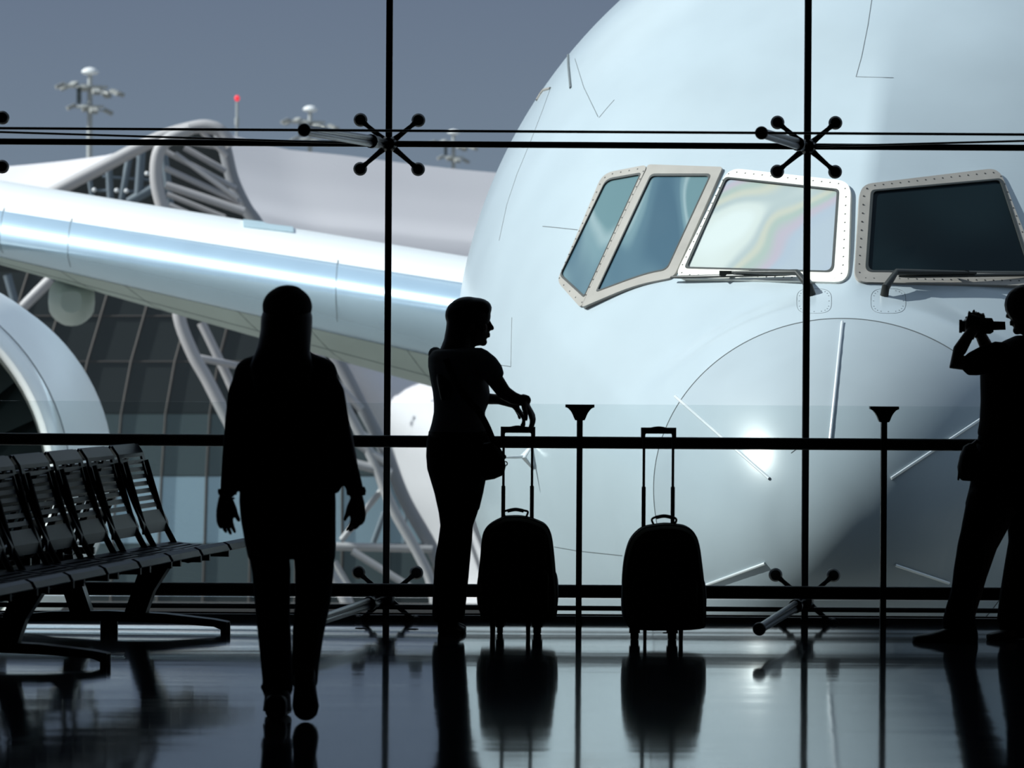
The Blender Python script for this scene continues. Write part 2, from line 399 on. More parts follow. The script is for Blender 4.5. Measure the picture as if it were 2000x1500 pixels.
# big tubes
ttube([(-60, 470), (20, 425), (119, 368), (202, 325), (270, 289), (324, 264), (378, 249), (407, 247), (432, 257), (452, 285)], 13, d=DT-2)
ttube([(372, 252), (330, 272), (309, 300), (305, 350), (317, 405), (340, 470), (352, 560), (350, 620), (376, 690), (404, 740), (440, 810), (500, 920), (560, 1010), (620, 1090), (670, 1160), (700, 1240)], 12.5, d=DT-3)
edge = [(425, 250), (439, 289), (454, 350), (479, 404), (504, 440), (560, 535), (610, 620), (670, 722), (710, 800), (752, 880), (790, 975), (841, 1066), (868, 1130), (880, 1230)]
ttube(edge, 13, 'edge_chord', 'tube_edge', DT-1)
ttube([(x-24, y+16) for x, y in edge[6:]], 10, d=DT-2)
for a, b_, r in [((324, 296), (461, 368), 5.5), ((322, 328), (470, 396), 6), ((360, 288), (441, 334), 6), ((324, 361), (477, 413), 8), ((326, 379), (440, 425), 5),
              ((389, 253), (443, 305), 5), ((342, 300), (464, 388), 5), ((345, 275), (435, 290), 4), ((330, 400), (420, 440), 5), ((380, 256), (436, 262), 4),
              ((698, 866), (756, 905), 8), ((690, 905), (765, 924), 9), ((751, 950), (667, 1055), 6), ((655, 1067), (845, 1072), 8),
              ((688, 1076), (800, 1146), 7), ((653, 1097), (690, 1160), 6), ((380, 697), (470, 716), 7), ((352, 620), (400, 735), 5), ((610, 700), (706, 800), 8),
              ((640, 800), (757, 880), 6), ((393, 630), (446, 740), 9), ((446, 740), (520, 900), 9)]:
    ttube([a, b_], r, 'brace', 'tube', DT-1.5+random.uniform(-.6, .6))
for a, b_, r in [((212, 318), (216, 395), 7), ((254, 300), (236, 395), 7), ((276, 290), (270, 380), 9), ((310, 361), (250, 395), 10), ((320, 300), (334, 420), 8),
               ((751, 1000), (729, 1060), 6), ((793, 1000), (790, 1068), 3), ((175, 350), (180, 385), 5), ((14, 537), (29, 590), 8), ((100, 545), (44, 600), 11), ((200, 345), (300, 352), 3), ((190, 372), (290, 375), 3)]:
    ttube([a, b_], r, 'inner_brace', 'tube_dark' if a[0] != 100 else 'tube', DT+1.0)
# small lights among the inner braces, their glow only a white colour
for x, y in ((184, 371), (228, 372), (247, 373), (287, 339)):
    q = MB(); q.ball(P(x, y, DT), .055, 10, 6); q.obj('small_light', M_['mast_dome'], ter)
def sheet(name, cols, rows_fn, d_fn, m, nx=26, ny=22, th=.25):
    """curved sheet with thickness: cols = x range, rows_fn(u)->(left point list...)"""
    g = [[None]*(ny+1) for _ in range(nx+1)]
    vs = []; 
    for i in range(nx+1):
        for j in range(ny+1):
            x, y = rows_fn(i/nx, j/ny); vs.append(P(x, y, d_fn(i/nx, j/ny)))
    n0 = len(vs); vs += [v+Vector((0, th, 0)) for v in vs]; fs = []
    W_ = ny+1
    for i in range(nx):
        for j in range(ny):
            a = i*W_+j; fs += [(a, a+1, a+W_+1, a+W_), (a+n0, a+W_+n0, a+W_+1+n0, a+1+n0)]
    for i in range(nx):
        a = i*W_; b = a+W_; fs.append((a, b, b+n0, a+n0)); a += ny; b += ny; fs.append((a, a+n0, b+n0, b))
    for j in range(ny):
        a = j; fs.append((a, a+n0, a+1+n0, a+1)); a = nx*W_+j; fs.append((a, a+1, a+1+n0, a+n0))
    q = MB(); q.add(vs, fs); return q.obj(name, m, ter)
def interp(pts, t, axis=0):
    """y-> value on polyline given as list, parameter t in 0..1 by index"""
    u = t*(len(pts)-1); i = min(int(u), len(pts)-2); f = u-i
    return tuple(pts[i][k]*(1-f)+pts[i+1][k]*f for k in range(2))
topR = [(430, 262), (500, 292), (600, 303), (700, 318), (800, 331), (900, 341), (1000, 352), (1150, 372), (1350, 410)]
leftR = [(445, 285), (454, 350), (479, 404), (504, 440), (560, 535), (610, 620), (670, 722), (710, 800), (752, 880), (790, 975), (841, 1066), (868, 1130), (880, 1225)]
def rfR(u, v):
    tx, ty = interp(topR, u); lx, ly = interp(leftR, v)
    ly_end = ly
    # blend: at u=0 follow the left edge, at u=1 vertical
    x = lx*(1-u)+ (1350+ (v*60))*u
    # top edge height
    yt = ty; y0 = 285; y = yt + (ly-y0)*(1225-yt)/(1225-y0)
    return x, y
def dfR(u, v):
    th = v*1.0
    w = min(1, max(0, (v-.38)/.3)); w = w*w*(3-2*w)
    return DT+2 + 3.0*(1-v)**2 - 4.5*w*min(1, u/.28)**.8 + u*2
sheet('membrane_roof', None, rfR, dfR, M_['membrane'], 30, 40)
topL = [(-700, 345), (-400, 338), (-100, 330), (30, 324), (120, 315), (210, 303), (270, 287), (330, 262)]
botL = [(-700, 700), (-400, 600), (-100, 500), (20, 425), (119, 370), (202, 327), (270, 293), (330, 268)]
def rfL(u, v):
    a = interp(topL, u); b = interp(botL, u); return a[0]*(1-v)+b[0]*v, a[1]*(1-v)+b[1]*v
sheet('membrane_roof', None, rfL, lambda u, v: DT+1+1.5*(1-v)**2, M_['membrane'], 24, 8)
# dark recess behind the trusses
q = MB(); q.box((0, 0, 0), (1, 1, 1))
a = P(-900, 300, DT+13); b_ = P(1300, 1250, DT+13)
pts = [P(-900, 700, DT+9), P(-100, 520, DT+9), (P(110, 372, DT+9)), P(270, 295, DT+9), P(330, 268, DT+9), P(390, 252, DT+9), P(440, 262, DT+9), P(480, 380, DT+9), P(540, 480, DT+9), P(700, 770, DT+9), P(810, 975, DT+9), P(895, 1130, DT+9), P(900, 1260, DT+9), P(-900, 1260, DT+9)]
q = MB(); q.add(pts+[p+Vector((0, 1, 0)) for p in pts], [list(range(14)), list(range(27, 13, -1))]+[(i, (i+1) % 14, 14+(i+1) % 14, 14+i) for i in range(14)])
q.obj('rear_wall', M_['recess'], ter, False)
# glass wall of separate panes
def gx(col, y):    # slanting mullion lines
    base = [(205, 590), (171, 706), (150, 810), (139, 935), (131, 1062), (126, 1180), (124, 1250)]
    for i in range(len(base)-1):
        if base[i][1] <= y <= base[i+1][1] or i == len(base)-2 or y < base[0][1]:
            (x0, y0), (x1, y1) = base[i], base[i+1]; x = x0+(x1-x0)*(y-y0)/(y1-y0); break
    lean = max(0, 1-(y-590)/500.)
    return x + col*(84 + 0*lean) + (1-lean)*col*6
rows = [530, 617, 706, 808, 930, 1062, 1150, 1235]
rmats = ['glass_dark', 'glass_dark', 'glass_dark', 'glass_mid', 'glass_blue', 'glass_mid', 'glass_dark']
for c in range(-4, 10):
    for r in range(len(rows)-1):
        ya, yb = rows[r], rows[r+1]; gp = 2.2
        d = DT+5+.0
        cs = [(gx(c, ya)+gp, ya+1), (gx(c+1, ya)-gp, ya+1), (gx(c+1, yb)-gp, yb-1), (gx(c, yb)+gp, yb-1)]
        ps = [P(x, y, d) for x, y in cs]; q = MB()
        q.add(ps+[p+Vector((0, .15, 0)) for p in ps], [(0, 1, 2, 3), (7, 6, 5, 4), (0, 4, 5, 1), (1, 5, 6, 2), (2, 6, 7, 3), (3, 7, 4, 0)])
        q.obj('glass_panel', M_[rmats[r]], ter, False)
for c in range(-4, 11):
    q = MB(); q.tube([P(gx(c, y), y, DT+5.0) for y in rows], 3.0/(F/DT), 6); q.obj('mullion', M_['mullion'], ter)
for y in rows[1:3]:
    q = MB(); q.tube([P(gx(-4, y), y, DT+5.0), P(gx(10, y), y, DT+5.0)], 1.6/(F/DT), 6); q.obj('transom', M_['mullion'], ter)
# low base wall
q = MB(); a = P(-900, 1180, DT-6); c2 = P(1400, 1180, DT-6); q.box(((a.x+c2.x)/2, DT-6, GZ+.35), (c2.x-a.x, .4, .7)); q.obj('base_wall', M_['mullion'], ter, False)

# ------------------------------------------------------------------ apron light masts
def mast(base, top):
    t = empty('light_mast', base); H = top-GZ
    q = MB(); q.tube([(base.x, base.y, GZ), (base.x, base.y, top-.5)], [.30, .17], 12); q.obj('pole', M_['mast'], t)
    q = MB(); q.lathe((base.x, base.y, top-.85), (0, 0, 1), [(.2, .2), (.26, .5), (.38, .62), (.55, .52), (.68, .3), (.73, .05)], 20); q.obj('dome', M_['mast_dome'], t)
    for dz, rr, n in ((-1.55, 1.25, 1), (-2.9, 1.0, 1)):
        q = MB(); q.lathe((base.x, base.y, top+dz), (0, 0, 1), [(0, .3), (0, rr), (.14, rr), (.14, .3)], 20); q.obj('platform', M_['mast'], t)
    q = MB(); q.box((base.x-.75, base.y, top-2.1), (.3, .4, 1.1)); q.obj('cabinet', M_['lamp_dark'], t, False)
    for k in range(8):
        a = 2*math.pi*k/8+.3
        for dz, rr in ((-1.55, 2.1), (-2.95, 1.3)):
            if dz < -2 and k % 2: continue
            c = Vector((base.x+math.cos(a)*rr, base.y+math.sin(a)*rr, top+dz+(.12 if math.cos(a) < 0 else -.35)*(rr/2.1)))
            q = MB(); q.tube([(base.x, base.y, top+dz), c], .06, 6); q.obj('arm', M_['mast'], t)
            q = MB(); q.box(c, (.62, .5, .26), Matrix.Rotation(a, 3, 'Z') @ Matrix.Rotation(.45, 3, 'Y')); f = q.obj('flood_lamp', M_['flood'], t, False)
    return t
m1 = None
for (px, py, d, lab) in ((176, 128, 300, 'tall grey floodlight mast with round platforms, largest, far left'), (606, 203, 352, 'grey floodlight mast with white dome in the middle of the three'),
                         (886, 250, 420, 'smallest floodlight mast, left of the aircraft nose')):
    p = P(px, py, d)
    if m1 is None: o = m1 = mast(Vector((p.x, d, GZ)), p.z); T0 = p.z
    else: o = copy_tree(m1); o.location = (p.x, d, GZ+(p.z-T0))
    tag(o, lab, 'light mast', 'apron light masts')
p = P(463, 192, 240); t = thing('beacon_pole', 'thin pole with a red warning lamp above the terminal roof', 'beacon', (p.x, 240, GZ))
q = MB(); q.tube([(p.x, 240, GZ), (p.x, 240, p.z-.2)], .07, 8); q.obj('pole', M_['mast'], t)
q = MB(); q.tube([(p.x, 240, P(463, 245, 240).z), (p.x, 240, P(463, 230, 240).z)], .12, 8); q.obj('bracket', M_['mast'], t)
q = MB(); q.ball((p.x, 240, p.z), .14, 12, 8, 1.2); q.obj('warning_lamp', M_['red'], t)

# ------------------------------------------------------------------ aircraft
PSI = R(11.0)
TIP = P(1605, 1030, 27.6)
UB = Vector((math.sin(PSI), math.cos(PSI), 0)); LAT = Vector((math.cos(PSI), -math.sin(PSI), 0))
def pchip(xs, ys):
    xs = np.array(xs, float); ys = np.array(ys, float); h = np.diff(xs); dl = np.diff(ys)/h
    m = np.zeros(len(xs)); m[0] = dl[0]; m[-1] = dl[-1]
    for i in range(1, len(xs)-1):
        m[i] = 0 if dl[i-1]*dl[i] <= 0 else 2*dl[i-1]*dl[i]/(dl[i-1]+dl[i])
    def f(x):
        i = int(min(max(np.searchsorted(xs, x)-1, 0), len(xs)-2)); t = (x-xs[i])/h[i]; t = min(max(t, 0), 1)
        return (2*t**3-3*t*t+1)*ys[i]+(t**3-2*t*t+t)*h[i]*m[i]+(-2*t**3+3*t*t)*ys[i+1]+(t**3-t*t)*h[i]*m[i+1]
    return f
tz = TIP.z
def sq(pts): return pchip([math.sqrt(a) for a, b in pts], [b for a, b in pts])
fw = sq([(0, 0), (.05, .27), (.1, .40), (.3, .68), (.7, 1.02), (1.1, 1.26), (2, 1.80), (3, 2.42), (4, 2.95), (5, 3.36), (6, 3.64), (7, 3.80), (8.5, 3.86), (42, 3.86), (60, 1.2), (66, .3)])
ft = sq([(0, tz), (.05, tz+.28), (.1, tz+.40), (.3, tz+.72), (.7, tz+1.1), (1.1, tz+1.33), (1.45, tz+1.47), (1.75, tz+1.66), (2.5, 2.56), (3.3, 3.22), (4.2, 3.84), (5.2, 4.42), (6.3, 4.9), (7.5, 5.2), (9, 5.3), (42, 5.3), (66, 5.0)])
fb = sq([(0, tz), (.05, tz-.25), (.1, tz-.35), (.3, tz-.58), (.7, tz-.86), (1.1, tz-1.06), (2, tz-1.5), (3, tz-1.9), (4, tz-2.25), (5, tz-2.55), (6.5, tz-2.95), (8, -2.86), (42, -2.86), (66, 3.6)])
fc = sq([(0, tz), (.1, tz+.03), (1.1, tz+.2), (3, .8), (7.5, 1.22), (42, 1.22), (66, 4.3)])
def bump(s, a, b, c, d):
    def st(x): x = min(max(x, 0), 1); return x*x*(3-2*x)
    return st((s-a)/(b-a))*(1-st((s-c)/(d-c)))
def fus(s, th):
    w, t, b, c = fw(math.sqrt(s)), ft(math.sqrt(s)), fb(math.sqrt(s)), fc(math.sqrt(s))
    ct, sn = math.cos(th), math.sin(th)
    l = w*ct; z = c+(t-c)*sn if sn >= 0 else c+(c-b)*sn
    k = .5*bump(s, 1.35, 1.8, 2.6, 4.2)
    if k > 0 and sn > 0:
        th0 = R(18); sgn = 1 if ct >= 0 else -1
        lb, zb_ = w*math.cos(th0), c+(t-c)*math.sin(th0)
        if sn > math.sin(th0):
            # chord from crown to the flank
            u = 1-abs(l)/lb; zc = zb_+(t-zb_)*u
            e = 1.0
            z = z*(1-k)+zc*k
    return TIP.xy.to_3d() + UB*s + LAT*l + Vector((0, 0, z))
NTH = 192
SS = [8.5*(i/150.)**1.8 for i in range(1, 151)]
SEAM = 1.1
isec = min(range(len(SS)), key=lambda i: abs(SS[i]-SEAM)); SEAM = SS[isec]
SS += [8.5+i*1.5 for i in range(1, 39)]
thl = [2*math.pi*j/NTH for j in range(NTH)]
rings = [[fus(s, th) for th in thl] for s in SS]
plane = thing('airplane', 'white wide-body jet parked nose-on outside the glass', 'airplane', (TIP.x+UB.x*12, TIP.y+UB.y*12, GZ))
tipring = [fus(.0004, th) for th in thl]
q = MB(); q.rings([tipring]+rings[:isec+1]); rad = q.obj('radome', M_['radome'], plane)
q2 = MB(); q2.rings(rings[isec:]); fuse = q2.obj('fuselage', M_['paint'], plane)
for o in (rad, fuse):
    for pl in o.data.polygons: pl.use_smooth = True
allm = MB(); allm.rings([tipring]+rings)
BV = BVHTree.FromPolygons(allm.v, [tuple(f) for f in allm.f])
CAMO = Vector((0, 0, EYE))
def cast(px, py, off=0.0):
    d = (P(px, py, 10)-CAMO).normalized(); loc, nor, idx, dist = BV.ray_cast(CAMO, d)
    if loc is None: return None, None
    if nor.dot(d) > 0: nor = -nor
    return loc+nor*off, nor
def surfline(name, pts, r, m, off=0.0, k=8, parent=None, flat=1.0):
    out = []
    for i in range(len(pts)-1):
        for j in range(k):
            f = j/k; out.append((pts[i][0]*(1-f)+pts[i+1][0]*f, pts[i][1]*(1-f)+pts[i+1][1]*f))
    out.append(pts[-1]); w = [cast(x, y, off)[0] for x, y in out]; w = [v for v in w if v is not None]
    if len(w) < 2: return None
    q = MB(); q.tube(w, r, 8, flat); return q.obj(name, m, parent or plane)
# radome joint
q = MB(); q.tube([TIP.xy.to_3d()*0+v for v in rings[isec]], .0045, 6, closed=True); q.obj('radome_joint', M_['seam'], plane)
for a, b_ in (((1645, 630), (1621, 862)), ((1320, 775), (1503, 935)), ((1740, 935), (1925, 812)), ((1495, 1100), (1372, 1145)), ((1748, 1103), (1852, 1138))):
    surfline('lightning_strip', [a, b_], .010, M_['strip'], .006)
for pts in ([(1060, 442), (1092, 445), (1128, 449)], [(1707, -30), (1695, 50), (1683, 110), (1672, 150), (1705, 151), (1745, 152)], [(1083, 1068), (1130, 1076), (1215, 1085)],
            [(1170, 230), (1185, 212), (1200, 195)], [(1123, 115), (1140, 170), (1168, 228)], [(1545, 885), (1565, 870)], [(1000, 620), (999, 660), (998, 716), (970, 712)]):
    surfline('panel_joint', pts, .003, M_['seam'], .0)
surfline('drain_mast', [(1110, 95), (1111, 130), (1115, 172)], .010, M_['seam'], .004)
surfline('door_edge', [(1049, 196), (1056, 184), (1062, 176), (1075, 173)], .012, M_['frame_grey'], .002)
surfline('panel_joint', [(1075, 173), (1060, 215), (1035, 280), (1010, 340), (990, 400), (975, 470)], .003, M_['seam'], 0)
# pitot probe
for side in (0,):
    a, n_ = cast(1042, 890); 
    q = MB(); q.tube([cast(1040, 868)[0], a+n_*.08, cast(1040, 915)[0]], [.012, .035, .012], 10, .6); b0 = q.obj('probe_mast', M_['strip'], plane)
    q = MB(); q.tube([a+n_*.09+Vector((.03, 0, 0)), a+n_*.12+Vector((-.02, -.02, 0)), a+n_*.12+Vector((-.15, -.05, -.004))], [.012, .012, .004], 8); q.obj('probe', M_['strip'], plane)
# service covers under the wipers
for cx in (1590, 1735):
    ol = [(cx+34*math.copysign(abs(math.cos(t))**.6, math.cos(t)), 588+24*math.copysign(abs(math.sin(t))**.6, math.sin(t))) for t in [2*math.pi*k/40 for k in range(40)]]
    w = [cast(x, y, 0)[0] for x, y in ol]; q = MB(); q.tube(w, .0018, 5, closed=True); cv = q.obj('cover_joint', M_['seam'], plane)
    q = MB()
    for x, y in ol[::2]:
        c, n_ = cast(cx+(x-cx)*.86, 588+(y-588)*.86, .0); q.lathe(c, n_, [(-.004, .004), (.002, .004)], 6)
    tag(q.obj('rivets', M_['seam'], plane), kind='stuff')

# cockpit windows ------------------------------------------------
def rounded(pts, rad_, k=7, ne=9):
    n = len(pts); out = []
    for i in range(n):
        p = Vector(pts[i]); a = Vector(pts[i-1]); b = Vector(pts[(i+1) % n]); r = rad_[i] if isinstance(rad_, (list, tuple)) else rad_
        da = (a-p); db = (b-p); ra = min(r, da.length*.45); rb = min(r, db.length*.45)
        s_ = p+da.normalized()*ra; e_ = p+db.normalized()*rb
        for j in range(k):
            t = j/(k-1); out.append((1-t)**2*s_+2*t*(1-t)*p+t*t*e_)
        p2 = Vector(pts[(i+1) % n]); r2 = rad_[(i+1) % n] if isinstance(rad_, (list, tuple)) else rad_
        e2 = p2+(p-p2).normalized()*min(r2, db.length*.45)
        for j in range(1, ne): out.append(e_+(e2-e_)*j/ne)
    return out
def shrink(ol, f, c=None):
    c = c or Vector((sum(p.x for p in ol)/len(ol), sum(p.y for p in ol)/len(ol)))
    return [c+(p-c)*f for p in ol]
def ringobj(name, outer, inner, h0, h1, m, parent, lift, hb=None):
    """raised frame between two pixel outlines, standing h1 above the skin"""
    A = [lift(p, -.03) for p in outer]; B = [lift(p, h1) for p in shrink(outer, .985)]; C = [lift(p, h1) for p in inner]; D = [lift(p, -.03) for p in inner]
    B = [lift(p, h1) for p in outer]
    q = MB(); q.rings([A, B, C, D], cap=False, closed=True); return q.obj(name, m, parent)
def lift_for(corners, flatw, sub=None):
    pts = [cast(*c)[0] for c in corners]
    c0 = sum(pts, Vector())/len(pts)
    n_ = Vector((0, 0, 0))
    for i in range(len(pts)): n_ += (pts[i]-c0).cross(pts[(i+1) % len(pts)]-c0)
    n_.normalize()
    if n_.y > 0: n_ = -n_
    # push the plane out so that it never sinks under the skin
    mxo = 0
    for i in range(7):
        for j in range(7):
            u, v = i/6, j/6
            a = Vector(corners[0]).lerp(Vector(corners[1]), u); b = Vector(corners[3]).lerp(Vector(corners[2]), u); p = a.lerp(b, v)
            l_, _ = cast(p.x, p.y)
            if l_ is not None: mxo = max(mxo, (l_-c0).dot(n_))
    c1 = c0+n_*mxo*.55
    def lift(p, h):
        d = (P(p[0], p[1], 10)-CAMO).normalized()
        s_, sn = cast(p[0], p[1])
        tp = (c1-CAMO).dot(n_)/d.dot(n_)
        ts = (s_-CAMO).length if s_ is not None else tp
        t = min(ts, tp*flatw+ts*(1-flatw)) if h >= 0 else ts
        return CAMO+d*t+n_*h
    return lift
def window(outer, inner, ro, ri, frame_m, pane_m, label, flatw=.6, hole=None, screws=True):
    lift = lift_for(outer[:4], flatw)
    O = rounded(outer, ro); I = rounded(inner, ri)
    fr = ringobj('windshield_frame', O, I, 0, .018, frame_m, plane, lift)
    I2 = shrink(I, .985); ringobj('window_seal', shrink(I, 1.012), shrink(I, .975), 0, .021, M_['seal'], fr, lift)
    q = MB(); rr = []
    for f in (.99, .9, .75, .6, .45, .3, .15, .03): rr.append([lift(p, .008) for p in shrink(I, f)])
    q.rings(rr, cap=True); pn = q.obj('window_pane', pane_m, fr)
    if label: tag(pn, label)
    if screws:
        q = MB(); mid = [(Vector(a)+Vector(b))/2*1.0 for a, b in zip(O, I)]
        mid = [a.lerp(b, .36) for a, b in zip(O, I)]
        L = [0]
        for i in range(len(mid)): L.append(L[-1]+(mid[(i+1) % len(mid)]-mid[i]).length)
        n = int(L[-1]/16.5)
        for kk in range(n):
            t = L[-1]*kk/n; i = max(j for j in range(len(mid)) if L[j] <= t); f = (t-L[i])/max(1e-6, L[i+1]-L[i])
            p = mid[i].lerp(mid[(i+1) % len(mid)], f); c = lift(p, .018); c2 = lift(p+Vector((.5, 0)), .018); c3 = lift(p+Vector((0, .5)), .018)
            nn = (c2-c).cross(c3-c).normalized()
            if nn.y > 0: nn = -nn
            q.lathe(c, nn, [(-.004, .0062), (.0015, .0062)], 7)
        tag(q.obj('screws', M_['screw'], fr), kind='stuff')
    return fr
WIN = []
WIN.append(window([(1425, 331), (1664, 358), (1658, 555), (1318, 547)], [(1419, 350), (1640, 374), (1629, 535), (1340, 527)], 26, [8, 8, 14, 8], M_['frame_white'], M_['pane_main'], 'windshield pane with painted iridescent reflections'))
WIN.append(window([(1679, 364), (1950, 331), (2040, 562), (1667, 554)], [(1701, 376), (1955, 353), (2014, 536), (1690, 534)], 24, [8, 10, 10, 14], M_['frame_grey'], M_['pane_shaded'], 'windshield pane in a dark shaded tone'))  # frame and pane colours darkened for the side turned from the sun
sideA = window([(1268, 324), (1414, 329), (1318, 545), (1240, 560), (1137, 604)], [(1274, 344), (1391, 344), (1305, 530), (1262, 538), (1167, 573)], [6, 6, 14, 60, 8], [9, 9, 12, 50, 6], M_['frame_grey'], M_['pane_side'], 'blue side window pane with painted pale reflections', .25, screws=False)
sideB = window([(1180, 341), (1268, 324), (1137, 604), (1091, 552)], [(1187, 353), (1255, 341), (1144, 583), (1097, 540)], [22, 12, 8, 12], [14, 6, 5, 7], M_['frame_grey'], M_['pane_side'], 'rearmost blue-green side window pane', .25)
# mirror the side windows to the other flank
def mirror_obj(o, parent):
    me = o.data.copy(); off = ORG[o]
    for v in me.vertices:
        w = v.co+off; rel = w-TIP; l = rel.dot(LAT); w2 = w-LAT*(2*l); v.co = w2-off
    me.flip_normals(); c = bpy.data.objects.new(o.name.split('.')[0], me); COL.objects.link(c); c.parent = parent; ORG[c] = off
    for kk in ('label', 'kind'):
        if kk in o and not (kk == 'label'): c[kk] = o[kk]
    for ch in o.children: mirror_obj(ch, c)
    return c
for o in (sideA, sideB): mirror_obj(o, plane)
# wipers
def wiper(piv, elbow, arm_end, bl0, bl1):
    w = []
    a, n1 = cast(*piv); q = MB(); e_, n2 = cast(*elbow); f_, n3 = cast(*arm_end)
    q.tube([a-n1*.02, a+n1*.06, e_+n2*.09, f_+n3*.075], [.030, .028, .022, .010], 10); arm = q.obj('wiper_arm', M_['wiper'], plane)
    pts = []
    for i in range(13):
        t = i/12; x = bl0[0]*(1-t)+bl1[0]*t; y = bl0[1]*(1-t)+bl1[1]*t; c, n_ = cast(x, y); pts.append(c+n_*.05)
    q = MB(); q.tube(pts, [.008]+[.012]*11+[.008], 8); q.obj('wiper_blade', M_['wiper'], arm)
    q = MB(); c, n_ = cast((bl0[0]*.55+bl1[0]*.45), (bl0[1]*.55+bl1[1]*.45)-3); q.box(c+n_*.06, (.10, .03, .035)); q.obj('wiper_clip', M_['wiper'], arm)
wiper((1585, 576), (1566, 552), (1440, 547), (1318, 551), (1560, 546))
wiper((1727, 577), (1745, 552), (1900, 548), (1752, 551), (2020, 546))

# wing ---------------------------------------------------------------
def lerp(a, b, t): return a+(b-a)*t
W1 = dict(x=P(915, 610, 57).x, y=57., top=P(915, 488, 57).z, le=P(915, 612, 57).z, bot=P(915, 787, 57).z)
W0 = dict(x=P(0, 475, 64).x, y=64., top=P(0, 350, 66).z, le=P(0, 474, 64).z, bot=P(0, 527, 66).z)
def wsec(t, n=22):
    """t=1 at the fuselage edge in view, t=0 at the left of the photo"""
    g = {k_: lerp(W0[k_], W1[k_], t) for k_ in W0}
    if t < 0:   # taper outboard
        pass
    chord = lerp(9.0, 11.5, t); cm = chord*.34
    up = []; dn = []
    hu = max(.15, g['top']-g['le']-.04); hd = max(.12, g['le']-g['bot'])
    for i in range(n+1):
        u = i/n; c = cm*u**2
        up.append((c, hu*math.sqrt(max(0, 1-(1-c/cm)**2))))
        dn.append((c, -hd*math.sqrt(max(0, 1-(1-c/cm)**2))**1.35))
    for i in range(1, 9):
        u = i/8; c = cm+(chord-cm)*u
        up.append((c, hu*(1-u**1.8)-.25*u)); dn.append((c, -hd*(1-u**1.5)-.30*u))
    loop = up[::-1]+dn[1:]
    return [Vector((g['x'], g['y']+c, g['le']+z)) for c, z in loop], len(up)
ts = [-1.8, -1.2, -.8, -.4, -.1, 0, .1, .2, .3, .4, .5, .6, .7, .8, .9, 1.0, 1.15, 1.3, 1.45, 1.6]
secs = [wsec(t) for t in ts]; nu = secs[0][1]
q = MB(); loops = [s_[0] for s_ in secs]; n = len(loops[0])
for l_ in loops: q.v += l_
for i in range(len(loops)-1):
    for j in range(n):
        a = i*n+j; b_ = i*n+(j+1) % n
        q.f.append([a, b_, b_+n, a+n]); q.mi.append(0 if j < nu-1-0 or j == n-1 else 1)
q.f.append(list(range(n))); q.mi.append(0); q.f.append([(len(loops)-1)*n+j for j in range(n)][::-1]); q.mi.append(0)
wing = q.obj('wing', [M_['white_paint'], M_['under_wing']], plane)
# bare-metal leading edge: a slim shell standing just proud of the wing nose
SLN = 8
q = MB(); rr = []
for l_ in loops:
    pts = l_[nu-1-SLN:nu+SLN+3]; c = sum(pts, Vector())/len(pts)
    outp = [p+Vector((0, -.03, 0)) for p in pts]; rr.append(outp+[p+Vector((0, .06, 0)) for p in pts[::-1]])
q.rings(rr); q.obj('leading_edge', M_['slat'], wing)
# slat joints and access lines
for t in (.0, .16, .74, 1.0):
    l_ = wsec(t)[0][nu-1-9:nu+8]; q = MB(); q.tube([p+Vector((0, -.03, 0)) for i, p in enumerate(l_)], .006, 5); q.obj('slat_joint', M_['seam'], wing)
# underside lines running outboard
for off_i in (nu+10, nu+15):
    q = MB(); q.tube([s_[0][off_i]+Vector((0, 0, -.002)) for s_ in secs], .005, 5); q.obj('panel_joint', M_['seam'], wing)
for t in (.1, .25, .5, .65, .85):
    a = wsec(t)[0]; b2 = wsec(t+.10)[0]; q = MB(); q.tube([a[nu+6].lerp(b2[nu+20], u)*1 if False else wsec(t+.10*u)[0][nu+6+int(14*u)]+Vector((0, 0, -.002)) for u in [k_/7 for k_ in range(8)]], .005, 5); q.obj('panel_joint', M_['seam'], wing)
# blue-grey panel on the crest
ta, tb = (475/915.), (573/915.)
A = P(475, 430, 66); 
wl = MB(); wl.v = [v for l_ in loops for v in l_]; wf = []
for i in range(len(loops)-1):
    for j in range(n): wf.append((i*n+j, i*n+(j+1) % n, (i+1)*n+(j+1) % n, (i+1)*n+j))
WBV = BVHTree.FromPolygons(wl.v, wf); rr = []
for i in range(9):
    u = i/8; x = lerp(475, 573, u); col_ = []
    for j in range(5):
        y = lerp(431.5, 443, u)+12.5*j/4; d_ = (P(x, y, 10)-CAMO).normalized(); h_ = WBV.ray_cast(CAMO, d_)
        if h_[0] is None: h_ = WBV.find_nearest(P(x, y, 64))
        col_.append(h_[0])
    rr.append([p+Vector((0, -.03, .025)) for p in col_]+[p+Vector((0, .05, -.03)) for p in col_[::-1]])
q = MB(); q.rings(rr)
tag(q.obj('crest_panel', M_['blue_stripe'], wing, False), 'blue-grey panel on the upper edge')
# flap-track fairing
def fairing(px, py, w, h, d, L=5.0):
    c = P(px, py, d); s_ = F/d; rr = []
    for u, k_ in ((0, .45), (.15, .75), (.4, 1.0), (.9, 1.0), (1.8, .95), (3.5, .6), (L, .1)):
        ring = []
        for j in range(24):
            a = 2*math.pi*j/24; x = math.cos(a); z = math.sin(a)
            sx = math.copysign(abs(x)**.6, x); szz = math.copysign(abs(z)**.7, z)
            wid = w/s_*k_*(1 if z > 0 else 1-.45*abs(z)**2)
            ring.append(c+Vector((sx*wid-u*.09, u, szz*h/s_*k_)))
        rr.append(ring)
    q = MB(); q.rings(rr); return q.obj('flap_fairing', M_['fairing'], wing)
fr = fairing(139, 590, 46, 47, 66)
fairing(-420, 480, 44, 46, 71)
